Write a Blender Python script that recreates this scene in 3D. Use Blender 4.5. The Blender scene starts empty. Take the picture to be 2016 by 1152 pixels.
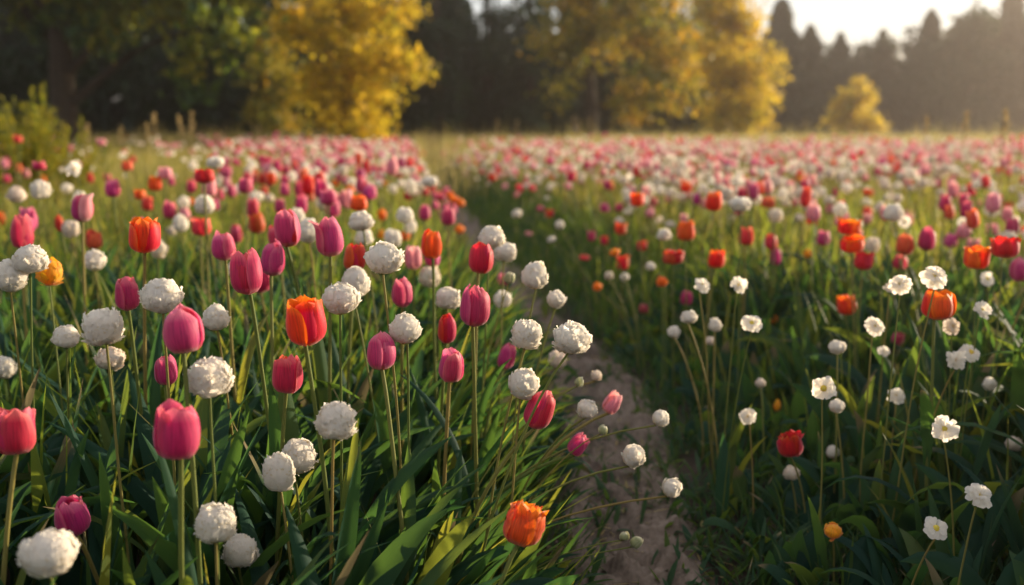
import bpy, math, random
import numpy as np
from mathutils import Vector, Matrix

random.seed(7)
RNG = np.random.default_rng(11)
R = math.radians
S = bpy.context.scene
COL = S.collection
PI = math.pi

# ------------------------------------------------------------------ camera, sky, sun, exposure
CAM_H, PITCH, FPX, CX, CY = 0.95, R(9.56), 1960.0, 1008.0, 576.0
cam_d = bpy.data.cameras.new('camera')
cam = bpy.data.objects.new('camera', cam_d)
COL.objects.link(cam)
cam.location = (0, 0, CAM_H)
cam.rotation_euler = (R(90) - PITCH, 0, 0)
cam_d.lens, cam_d.sensor_width, cam_d.sensor_fit = 35.0, 36.0, 'HORIZONTAL'
cam_d.clip_start, cam_d.clip_end = 0.02, 2000
cam_d.dof.use_dof = True
cam_d.dof.focus_distance = 1.72
cam_d.dof.aperture_fstop = 2.3
S.camera = cam

SUN_AZ, SUN_EL = R(58), R(9.5)
SUN_DIR = Vector((math.sin(SUN_AZ) * math.cos(SUN_EL), math.cos(SUN_AZ) * math.cos(SUN_EL), math.sin(SUN_EL)))
W = bpy.data.worlds.new('World')
S.world = W
W.use_nodes = True
nt = W.node_tree
sky = nt.nodes.new('ShaderNodeTexSky')
sky.sky_type = 'NISHITA'
sky.sun_disc = False
sky.sun_elevation, sky.sun_rotation = SUN_EL, SUN_AZ
sky.air_density, sky.dust_density, sky.ozone_density, sky.altitude = 1.0, 1.2, 1.6, 0
bg = nt.nodes['Background']
bg.inputs['Strength'].default_value = 0.04
# an even pale tone added to the clear sky as fill light
sky_fill = nt.nodes.new('ShaderNodeMix')
sky_fill.data_type, sky_fill.blend_type = 'RGBA', 'ADD'
sky_fill.inputs[0].default_value = 1.0
sky_fill.inputs[7].default_value = (7.6, 7.2, 7.2, 1)
nt.links.new(sky.outputs[0], sky_fill.inputs[6])
nt.links.new(sky_fill.outputs[2], bg.inputs['Color'])

sun_d = bpy.data.lights.new('sun', 'SUN')
sun_d.energy, sun_d.angle, sun_d.color = 4.7, R(0.5), (1.0, 0.82, 0.58)
sun = bpy.data.objects.new('sun', sun_d)
COL.objects.link(sun)
sun.location = SUN_DIR * 60
sun.rotation_euler = (-SUN_DIR).to_track_quat('-Z', 'Y').to_euler()

S.view_settings.view_transform = 'Standard'
S.view_settings.look = 'None'
S.view_settings.exposure = 1.14
S.view_settings.gamma = 1.0
S.view_settings.use_curve_mapping = False
S.render.engine = 'CYCLES'
c = S.cycles
c.use_denoising = True
c.max_bounces, c.diffuse_bounces, c.glossy_bounces = 6, 3, 2
c.transmission_bounces, c.transparent_max_bounces, c.volume_bounces = 4, 4, 0
c.use_adaptive_sampling = True

# ------------------------------------------------------------------ mesh helpers
class MB:
    """collects grids of points and builds them as one mesh"""
    def __init__(self):
        self.v, self.f, self.uv, self.r, self.m, self.n = [], [], [], [], [], 0

    def grid(self, P, rnd=0.5, mat=0, vflip=False):
        """P: (G, A, B, 3) - G sheets of A (along) by B (across) points"""
        P = np.asarray(P, float)
        if P.ndim == 3:
            P = P[None]
        G, A, B, _ = P.shape
        idx = np.arange(G * A * B).reshape(G, A, B) + self.n
        q = np.stack([idx[:, :-1, :-1], idx[:, :-1, 1:], idx[:, 1:, 1:], idx[:, 1:, :-1]], -1).reshape(-1, 4)
        self.v.append(P.reshape(-1, 3))
        self.f.append(q)
        a = np.linspace(0, 1, A)[:, None] * np.ones((1, B))
        b = np.linspace(0, 1, B)[None, :] * np.ones((A, 1))
        uv = np.stack([b, a], -1)[None].repeat(G, 0).reshape(-1, 2)
        self.uv.append(uv)
        rnd = np.broadcast_to(np.asarray(rnd, float).reshape(-1, 1), (G, A * B)).reshape(-1)
        self.r.append(rnd)
        self.m.append(np.full(len(q), mat))
        self.n += G * A * B
        return self

    def tube(self, pts, rad, sides=7, rnd=0.5, mat=0):
        pts = np.asarray(pts, float)
        rad = np.broadcast_to(np.asarray(rad, float), (len(pts),))
        t = np.gradient(pts, axis=0)
        t /= np.linalg.norm(t, axis=1, keepdims=True) + 1e-12
        ref = np.array([1.0, 0.13, 0.02]) if abs(t[0, 2]) > 0.6 else np.array([0.02, 0.1, 1.0])
        a = np.cross(t, ref)
        a /= np.linalg.norm(a, axis=1, keepdims=True) + 1e-12
        b = np.cross(t, a)
        ph = np.linspace(0, 2 * PI, sides + 1)
        P = pts[:, None] + rad[:, None, None] * (np.cos(ph)[None, :, None] * a[:, None] + np.sin(ph)[None, :, None] * b[:, None])
        self.grid(P, rnd, mat)
        return self

    def add(self, other, M=None, rnd=None, mat=None):
        """append the sheets of another MB moved by matrices M (K,4,4)"""
        V = np.concatenate(other.v)
        F = np.concatenate(other.f)
        U = np.concatenate(other.uv)
        RN = np.concatenate(other.r)
        MA = np.concatenate(other.m)
        K = len(M)
        VV = np.einsum('kij,nj->kni', M[:, :3, :3], V) + M[:, None, :3, 3]
        self.v.append(VV.reshape(-1, 3))
        self.f.append((F[None] + (np.arange(K) * len(V))[:, None, None] + self.n).reshape(-1, 4))
        self.uv.append(np.tile(U, (K, 1)))
        self.r.append(np.repeat(rnd, len(V)) if rnd is not None else np.tile(RN, K))
        self.m.append(np.tile(MA, K) if mat is None else np.full(len(F) * K, mat))
        self.n += K * len(V)
        return self

    def build(self, name, mats, parent=None, smooth=True):
        v, f = np.concatenate(self.v), np.concatenate(self.f)
        me = bpy.data.meshes.new(name)
        me.vertices.add(len(v))
        me.vertices.foreach_set('co', v.astype(np.float32).ravel())
        me.loops.add(f.size)
        me.loops.foreach_set('vertex_index', f.astype(np.int32).ravel())
        me.polygons.add(len(f))
        me.polygons.foreach_set('loop_start', np.arange(0, f.size, 4, dtype=np.int32))
        me.polygons.foreach_set('material_index', np.concatenate(self.m).astype(np.int32))
        me.polygons.foreach_set('use_smooth', np.full(len(f), smooth))
        uvl = me.uv_layers.new(name='UVMap')
        uvl.data.foreach_set('uv', np.concatenate(self.uv)[f.ravel()].astype(np.float32).ravel())
        at = me.attributes.new('rnd', 'FLOAT', 'POINT')
        at.data.foreach_set('value', np.concatenate(self.r).astype(np.float32))
        me.update(calc_edges=True)
        for m in (mats if isinstance(mats, (list, tuple)) else [mats]):
            me.materials.append(m)
        o = bpy.data.objects.new(name, me)
        COL.objects.link(o)
        if parent is not None:
            o.parent = parent
        return o


def tag(o, label=None, cat=None, group=None, kind=None):
    if label: o['label'] = label
    if cat: o['category'] = cat
    if group: o['group'] = group
    if kind: o['kind'] = kind
    return o


def empty(name, loc):
    o = bpy.data.objects.new(name, None)
    o.empty_display_size = 0.05
    COL.objects.link(o)
    o.location = loc
    return o


CP, SP = math.cos(PITCH), math.sin(PITCH)


def pix(px, py, d):
    """photo pixel + distance along the view axis -> place in the field"""
    a, b = (px - CX) / FPX * d, (CY - py) / FPX * d
    return Vector((a, d * CP + b * SP, CAM_H - d * SP + b * CP))


def project(P):
    x, y, z = P[..., 0], P[..., 1], P[..., 2] - CAM_H
    d = y * CP - z * SP
    u = y * SP + z * CP
    d = np.maximum(d, 1e-3)
    return CX + FPX * x / d, CY - FPX * u / d, d


def path_x(y):
    return np.interp(y, [0, 1.6, 2.1, 2.8, 3.6, 4.5, 5.4, 7, 9.7, 14, 20, 30, 40],
                     [.25, .26, .28, .29, .27, .16, .03, -.20, -.48, -.95, -1.55, -2.6, -3.6])


def smooth(x):
    x = np.clip(x, 0, 1)
    return x * x * (3 - 2 * x)


def ground_z(x, y):
    r = np.asarray(x) - path_x(np.asarray(y))
    return -0.05 * np.exp(-(r / 0.22) ** 2) + 0.012 * np.sin(3.1 * np.asarray(x) + 1.3) * np.sin(2.3 * np.asarray(y))


# ------------------------------------------------------------------ materials
def new_mat(name):
    m = bpy.data.materials.new(name)
    m.use_nodes = True
    t = m.node_tree
    t.nodes.clear()
    out = t.nodes.new('ShaderNodeOutputMaterial')
    return m, t, out


def N(t, typ, **kw):
    n = t.nodes.new(typ)
    for k, v in kw.items():
        if k.startswith('i_'):
            n.inputs[k[2:].replace('_', ' ')].default_value = v
        else:
            setattr(n, k, v)
    return n


def ramp(t, fac, stops):
    n = t.nodes.new('ShaderNodeValToRGB')
    e = n.color_ramp.elements
    while len(e) < len(stops):
        e.new(0.5)
    for el, (p, col) in zip(e, stops):
        el.position, el.color = p, (*col, 1)
    t.links.new(fac, n.inputs[0])
    return n.outputs[0]


def mixc(t, fac, a, b, mode='MIX'):
    n = t.nodes.new('ShaderNodeMix')
    n.data_type, n.blend_type = 'RGBA', mode
    for sock, val in ((n.inputs[0], fac), (n.inputs[6], a), (n.inputs[7], b)):
        if isinstance(val, (int, float)):
            sock.default_value = val
        elif isinstance(val, tuple):
            sock.default_value = (*val, 1)
        else:
            t.links.new(val, sock)
    return n.outputs[2]


def math_n(t, op, a, b=0.0, clamp=False):
    n = t.nodes.new('ShaderNodeMath')
    n.operation, n.use_clamp = op, clamp
    for i, val in enumerate((a, b)):
        if isinstance(val, (int, float)):
            n.inputs[i].default_value = val
        else:
            t.links.new(val, n.inputs[i])
    return n.outputs[0]


def leafy_shader(t, out, col, tcol, trans, rough=0.5, spec=0.35, bump=None, sheen=0.0):
    p = N(t, 'ShaderNodeBsdfPrincipled')
    p.inputs['Roughness'].default_value = rough
    p.inputs['Specular IOR Level'].default_value = spec
    p.inputs['Sheen Weight'].default_value = sheen
    p.inputs['Sheen Roughness'].default_value = .45
    tr = N(t, 'ShaderNodeBsdfTranslucent')
    mx = N(t, 'ShaderNodeMixShader')
    mx.inputs[0].default_value = trans
    t.links.new(col, p.inputs['Base Color'])
    t.links.new(tcol, tr.inputs['Color'])
    if bump is not None:
        t.links.new(bump, p.inputs['Normal'])
    t.links.new(p.outputs[0], mx.inputs[1])
    t.links.new(tr.outputs[0], mx.inputs[2])
    t.links.new(mx.outputs[0], out.inputs[0])


def petal_mat(name, foot, body, rim, trans=0.38, rough=0.55, var=0.022, tboost=1.25, sheen=.30, streaks=1.25):
    m, t, out = new_mat(name)
    uv = N(t, 'ShaderNodeUVMap')
    sep = N(t, 'ShaderNodeSeparateXYZ')
    t.links.new(uv.outputs[0], sep.inputs[0])
    at = N(t, 'ShaderNodeAttribute', attribute_name='rnd')
    oi = N(t, 'ShaderNodeObjectInfo')
    mp = N(t, 'ShaderNodeMapping')
    mp.inputs['Scale'].default_value = (26, 2.2, 1)
    t.links.new(uv.outputs[0], mp.inputs[0])
    ns = N(t, 'ShaderNodeTexNoise')
    ns.inputs['Scale'].default_value = 1.0
    ns.inputs['Detail'].default_value = 3
    t.links.new(mp.outputs[0], ns.inputs[0])
    col = ramp(t, sep.outputs[1], [(0.0, foot), (0.20, body), (0.72, body), (1.0, rim)])
    edge = math_n(t, 'POWER', math_n(t, 'ABSOLUTE', math_n(t, 'SUBTRACT', math_n(t, 'MULTIPLY', sep.outputs[0], 2.0), 1.0)), 5.0)
    col = mixc(t, math_n(t, 'MULTIPLY', edge, 0.6), col, rim)
    streak = math_n(t, 'MULTIPLY', math_n(t, 'SUBTRACT', ns.outputs[0], 0.5), streaks)
    hsv = N(t, 'ShaderNodeHueSaturation')
    t.links.new(col, hsv.inputs['Color'])
    t.links.new(math_n(t, 'ADD', 1.0, streak), hsv.inputs['Value'])
    h = math_n(t, 'ADD', 0.5, math_n(t, 'MULTIPLY', math_n(t, 'SUBTRACT', oi.outputs['Random'], 0.5), var))
    h = math_n(t, 'ADD', h, math_n(t, 'MULTIPLY', math_n(t, 'SUBTRACT', at.outputs['Fac'], 0.5), var))
    t.links.new(h, hsv.inputs['Hue'])
    bp = N(t, 'ShaderNodeBump')
    bp.inputs['Strength'].default_value = 0.25
    bp.inputs['Distance'].default_value = 0.002
    t.links.new(ns.outputs[0], bp.inputs['Height'])
    tc = mixc(t, 1.0, hsv.outputs[0], (tboost, tboost * 0.95, tboost * 0.85), 'MULTIPLY')
    leafy_shader(t, out, hsv.outputs[0], tc, trans, rough, 0.28, bp.outputs[0], sheen)
    return m


def leaf_mat(name, cols, tcols, trans=0.42, dry=None, rough=0.55, noise=0.5, spec=0.18):
    """cols: stops over the blade's own random value; dry: colour of withered tips"""
    m, t, out = new_mat(name)
    uv = N(t, 'ShaderNodeUVMap')
    sep = N(t, 'ShaderNodeSeparateXYZ')
    t.links.new(uv.outputs[0], sep.inputs[0])
    at = N(t, 'ShaderNodeAttribute', attribute_name='rnd')
    geo = N(t, 'ShaderNodeNewGeometry')
    n1 = N(t, 'ShaderNodeTexNoise')
    n1.inputs['Scale'].default_value = 1.3
    t.links.new(geo.outputs['Position'], n1.inputs[0])
    f = math_n(t, 'ADD', at.outputs['Fac'], math_n(t, 'MULTIPLY', math_n(t, 'SUBTRACT', n1.outputs[0], 0.5), noise))
    col = ramp(t, f, cols)
    tcol = ramp(t, f, tcols)
    mp = N(t, 'ShaderNodeMapping')
    mp.inputs['Scale'].default_value = (16, 1.2, 1)
    t.links.new(uv.outputs[0], mp.inputs[0])
    n2 = N(t, 'ShaderNodeTexNoise')
    n2.inputs['Scale'].default_value = 1.0
    t.links.new(mp.outputs[0], n2.inputs[0])
    vein = math_n(t, 'ADD', 0.72, math_n(t, 'MULTIPLY', n2.outputs[0], 0.56))
    hsv = N(t, 'ShaderNodeHueSaturation')
    t.links.new(col, hsv.inputs['Color'])
    t.links.new(vein, hsv.inputs['Value'])
    col = hsv.outputs[0]
    if dry:
        k = math_n(t, 'ADD', sep.outputs[1], math_n(t, 'MULTIPLY', n2.outputs[0], 0.25))
        thr = math_n(t, 'ADD', 0.80, math_n(t, 'MULTIPLY', math_n(t, 'FRACT', math_n(t, 'MULTIPLY', at.outputs['Fac'], 37.7)), 2.8))
        dk = math_n(t, 'MULTIPLY', math_n(t, 'SUBTRACT', k, thr), 9.0, clamp=True)
        col = mixc(t, dk, col, dry)
        tcol = mixc(t, dk, tcol, dry)
    bp = N(t, 'ShaderNodeBump')
    bp.inputs['Strength'].default_value = 0.3
    bp.inputs['Distance'].default_value = 0.002
    t.links.new(n2.outputs[0], bp.inputs['Height'])
    leafy_shader(t, out, col, tcol, trans, rough, spec, bp.outputs[0])
    return m


def soil_mat(name, cols, scale=1.0):
    m, t, out = new_mat(name)
    geo = N(t, 'ShaderNodeNewGeometry')
    a = N(t, 'ShaderNodeTexNoise')
    a.inputs['Scale'].default_value, a.inputs['Detail'].default_value = 6 * scale, 8
    b = N(t, 'ShaderNodeTexNoise')
    b.inputs['Scale'].default_value, b.inputs['Detail'].default_value = 70 * scale, 6
    for n in (a, b):
        t.links.new(geo.outputs['Position'], n.inputs[0])
    f = math_n(t, 'ADD', math_n(t, 'MULTIPLY', a.outputs[0], 0.6), math_n(t, 'MULTIPLY', b.outputs[0], 0.4))
    col = ramp(t, f, cols)
    p = N(t, 'ShaderNodeBsdfPrincipled')
    p.inputs['Roughness'].default_value = 0.95
    p.inputs['Specular IOR Level'].default_value = 0.15
    bp = N(t, 'ShaderNodeBump')
    bp.inputs['Strength'].default_value = 0.8
    bp.inputs['Distance'].default_value = 0.012
    t.links.new(f, bp.inputs['Height'])
    t.links.new(bp.outputs[0], p.inputs['Normal'])
    t.links.new(col, p.inputs['Base Color'])
    t.links.new(p.outputs[0], out.inputs[0])
    return m


M = {}
M['pink'] = petal_mat('pink_petal', (.55, .30, .16), (.54, .040, .16), (.84, .27, .35))
M['magenta'] = petal_mat('magenta_petal', (.40, .16, .12), (.48, .024, .135), (.70, .17, .25))
M['crimson'] = petal_mat('crimson_petal', (.50, .10, .16), (.54, .018, .105), (.80, .19, .24))
M['blush'] = petal_mat('blush_petal', (.70, .55, .40), (.70, .26, .31), (.86, .48, .47))
M['red'] = petal_mat('red_petal', (.45, .12, .05), (.55, .012, .018), (.66, .045, .012), var=.03)
M['orange'] = petal_mat('orange_petal', (.62, .33, .04), (.72, .075, .008), (.85, .17, .012), var=.025)
M['flame'] = petal_mat('flame_petal', (.60, .22, .03), (.72, .040, .006), (.88, .22, .014), var=.025)
M['coral'] = petal_mat('coral_petal', (.6, .3, .12), (.66, .06, .035), (.75, .16, .07), var=.03)
M['white'] = petal_mat('white_petal', (.74, .64, .44), (.87, .85, .81), (.88, .85, .80), trans=.58, rough=.8, var=.01, tboost=1.1, sheen=.1, streaks=.25)
M['cream'] = petal_mat('cream_petal', (.66, .58, .30), (.80, .73, .62), (.82, .70, .60), trans=.45, rough=.6, var=.02, tboost=1.0, streaks=.3)
M['yellow'] = petal_mat('yellow_petal', (.55, .22, .02), (.80, .36, .012), (.85, .46, .02), var=.03)
M['amber'] = petal_mat('amber_petal', (.5, .18, .02), (.78, .20, .010), (.85, .32, .02), var=.03)
M['heart'] = petal_mat('flower_heart', (.5, .36, .03), (.68, .48, .04), (.62, .48, .08), trans=.1, rough=.8)
M['stem'] = leaf_mat('stem_green', [(0, (.10, .14, .03)), (.6, (.17, .18, .045)), (1, (.26, .19, .06))],
                     [(0, (.25, .30, .04)), (1, (.40, .34, .06))], trans=.2)
M['calyx'] = leaf_mat('calyx_green', [(0, (.14, .15, .04)), (1, (.24, .17, .06))], [(0, (.3, .3, .05)), (1, (.35, .3, .05))], trans=.25)
M['bud'] = petal_mat('bud_green', (.12, .18, .05), (.30, .32, .15), (.60, .58, .42), trans=.25)
M['broad'] = leaf_mat('broad_leaf', [(0, (.010, .036, .028)), (.5, (.015, .050, .030)), (.85, (.030, .076, .026)), (1, (.09, .10, .03))],
                      [(0, (.06, .18, .04)), (.5, (.15, .28, .035)), (1, (.46, .44, .04))], trans=.34, dry=(.16, .13, .065), rough=.65, spec=.10)
M['grass'] = leaf_mat('grass_blade', [(0, (.024, .064, .022)), (.5, (.050, .098, .022)), (.85, (.12, .14, .03)), (1, (.24, .20, .07))],
                      [(0, (.18, .30, .03)), (.5, (.36, .44, .04)), (1, (.58, .48, .07))], trans=.40, dry=(.38, .30, .16))
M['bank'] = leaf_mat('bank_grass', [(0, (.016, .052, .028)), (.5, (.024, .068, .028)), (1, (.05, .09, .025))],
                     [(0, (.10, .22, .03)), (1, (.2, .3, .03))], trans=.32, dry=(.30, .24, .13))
M['straw'] = leaf_mat('straw_grass', [(0, (.17, .16, .045)), (.5, (.28, .22, .08)), (1, (.40, .29, .13))],
                      [(0, (.4, .38, .08)), (1, (.62, .48, .2))], trans=.4)
M['seed'] = leaf_mat('seed_husk', [(0, (.26, .19, .08)), (1, (.42, .30, .15))], [(0, (.45, .34, .12)), (1, (.6, .45, .2))], trans=.3, rough=.8)
M['soil'] = soil_mat('soil', [(.3, (.030, .024, .017)), (.6, (.065, .050, .036)), (.8, (.09, .07, .05))])
M['path'] = soil_mat('path_earth', [(.28, (.055, .042, .033)), (.48, (.15, .116, .09)), (.60, (.215, .17, .135)), (.78, (.37, .30, .24))])
M['pebble'] = soil_mat('pebble_stone', [(.3, (.14, .11, .09)), (.6, (.25, .2, .16)), (.8, (.36, .30, .25))], 2)
M['bark'] = soil_mat('bark', [(.3, (.025, .019, .014)), (.6, (.055, .042, .03)), (.8, (.08, .06, .045))], 1.5)
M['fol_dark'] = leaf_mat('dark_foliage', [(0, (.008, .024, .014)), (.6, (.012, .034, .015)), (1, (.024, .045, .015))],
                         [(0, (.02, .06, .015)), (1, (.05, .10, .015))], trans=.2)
M['fol_green'] = leaf_mat('green_foliage', [(0, (.012, .042, .024)), (.5, (.034, .068, .022)), (.82, (.10, .12, .018)), (1, (.28, .22, .02))],
                          [(0, (.08, .18, .02)), (.5, (.28, .32, .02)), (1, (.60, .50, .03))], trans=.42)
M['fol_yellow'] = leaf_mat('autumn_foliage', [(0, (.07, .10, .014)), (.30, (.24, .22, .014)), (.55, (.46, .33, .014)), (.8, (.54, .37, .018)), (1, (.55, .32, .016))],
                           [(0, (.32, .30, .02)), (.4, (.72, .54, .03)), (1, (.88, .56, .03))], trans=.5, noise=.7)
M['fol_olive'] = leaf_mat('olive_foliage', [(0, (.03, .055, .012)), (.35, (.08, .11, .014)), (.7, (.26, .23, .016)), (1, (.50, .30, .016))],
                          [(0, (.12, .18, .02)), (.5, (.40, .32, .02)), (1, (.72, .38, .02))], trans=.4, noise=.9)
M['fol_bush'] = leaf_mat('bush_foliage', [(0, (.08, .11, .014)), (.5, (.19, .19, .018)), (1, (.36, .27, .025))],
                         [(0, (.25, .3, .02)), (1, (.6, .48, .03))], trans=.42)
M['needle'] = leaf_mat('needle_foliage', [(0, (.022, .034, .018)), (1, (.05, .055, .025))], [(0, (.06, .08, .02)), (1, (.12, .12, .03))], trans=.2)

# ------------------------------------------------------------------ ground and path
def sheet(x0, x1, nx, y0, y1, ny, z):
    xs, ys = np.linspace(x0, x1, nx), np.linspace(y0, y1, ny)
    X, Y = np.meshgrid(xs, ys)
    return np.stack([X, Y, z(X, Y)], -1)


def build_ground():
    b = MB()
    xs = np.concatenate([np.linspace(-260, -14, 12), np.linspace(-12, 12, 121), np.linspace(14, 260, 12)])
    ys = np.concatenate([np.linspace(-120, -4, 8), np.linspace(-3, 40, 216), np.linspace(42, 260, 20)])
    X, Y = np.meshgrid(xs, ys)
    b.grid(np.stack([X, Y, ground_z(X, Y)], -1))
    tag(b.build('ground', M['soil']), kind='structure')
    # path: a strip that follows the furrow, trodden and clodded
    ys = np.concatenate([np.linspace(0.3, 6, 300), np.linspace(6.2, 40, 150)])
    ss = np.linspace(-1, 1, 41)
    Y = ys[:, None] * np.ones((1, 41))
    hw = 0.20 + 0.03 * np.sin(ys * 2.1)
    X = path_x(ys)[:, None] + ss[None] * hw[:, None]
    rough = np.zeros_like(X)
    for k in range(44):
        f, a1, a2 = 7 + k * 5.5, RNG.uniform(0, 6.3), RNG.uniform(0, 6.3)
        an = RNG.uniform(0, PI)
        rough += np.sin(f * (X * math.cos(an) + Y * math.sin(an)) + a1) * (0.019 / (f / 8) ** 0.72)
    edge = 1 - ss[None] ** 6
    Z = ground_z(X, Y) + 0.004 + np.abs(rough) * 0.9 * edge - 0.006 * (1 - edge)
    b = MB()
    b.grid(np.stack([X, Y, Z], -1))
    tag(b.build('path', M['path']), kind='structure')
    # loose clods and pebbles
    n = 1100
    y = RNG.uniform(1.5, 6.0, n)
    r = RNG.normal(0, .11, n)
    x = path_x(y) + r
    s = 0.003 + 0.008 * RNG.random(n) ** 3
    unit = MB()
    th = np.linspace(0.05, PI - .05, 5)
    ph = np.linspace(0, 2 * PI, 7)
    T, Pp = np.meshgrid(th, ph, indexing='ij')
    jit = 1 + .25 * np.sin(3 * Pp + 2 * T)
    unit.grid(np.stack([np.sin(T) * np.cos(Pp) * jit, np.sin(T) * np.sin(Pp), np.cos(T) * .7], -1))
    Mx = np.zeros((n, 4, 4))
    a = RNG.uniform(0, 6.3, n)
    Mx[:, 0, 0], Mx[:, 0, 1], Mx[:, 1, 0], Mx[:, 1, 1] = np.cos(a) * s, -np.sin(a) * s, np.sin(a) * s * 1.3, np.cos(a) * s
    Mx[:, 2, 2] = s
    Mx[:, 0, 3], Mx[:, 1, 3], Mx[:, 2, 3] = x, y, ground_z(x, y) + .01
    Mx[:, 3, 3] = 1
    b = MB().add(unit, Mx)
    tag(b.build('pebbles', M['pebble']), kind='stuff')


build_ground()

# ------------------------------------------------------------------ blades
def blades(x, y, z, length, width, lean, az, bend, seg=6, fold=0.0, twist=None, across=1, shape='grass'):
    """vectorised ribbons; returns (N, seg+1, across+1, 3). lean: start angle from upright, bend: added angle by the tip"""
    n = len(x)
    t = np.linspace(0, 1, seg + 1)
    th = lean[:, None] + bend[:, None] * t[None] ** 1.6
    dl = length[:, None] / seg
    h = np.cumsum(np.concatenate([np.zeros((n, 1)), np.sin(.5 * (th[:, 1:] + th[:, :-1])) * dl], 1), 1)
    v = np.cumsum(np.concatenate([np.zeros((n, 1)), np.cos(.5 * (th[:, 1:] + th[:, :-1])) * dl], 1), 1)
    ca, sa = np.cos(az)[:, None], np.sin(az)[:, None]
    ctr = np.stack([x[:, None] + h * ca, y[:, None] + h * sa, z[:, None] + v], -1)
    tan = np.stack([np.sin(th) * ca, np.sin(th) * sa, np.cos(th)], -1)
    side = np.stack([-sa * np.ones_like(t)[None], ca * np.ones_like(t)[None], np.zeros((n, seg + 1))], -1)
    nrm = np.cross(side, tan)
    if twist is not None:
        a = (twist[:, None] * t[None])[..., None]
        side, nrm = side * np.cos(a) + nrm * np.sin(a), nrm * np.cos(a) - side * np.sin(a)
    if shape == 'broad':
        w = np.interp(t, [0, .12, .4, .65, .85, .95, 1], [.42, .62, 1, .92, .55, .25, .02])
    else:
        w = np.interp(t, [0, .3, .7, 1], [.75, 1, .7, .03])
    s = np.linspace(-1, 1, across + 1)
    hw = .5 * width[:, None, None, None] * w[None, :, None, None]
    P = ctr[:, :, None] + side[:, :, None] * hw * s[None, None, :, None]
    if fold:
        P = P + nrm[:, :, None] * hw * fold * (np.abs(s) ** 1.3)[None, None, :, None]
    return P


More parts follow.
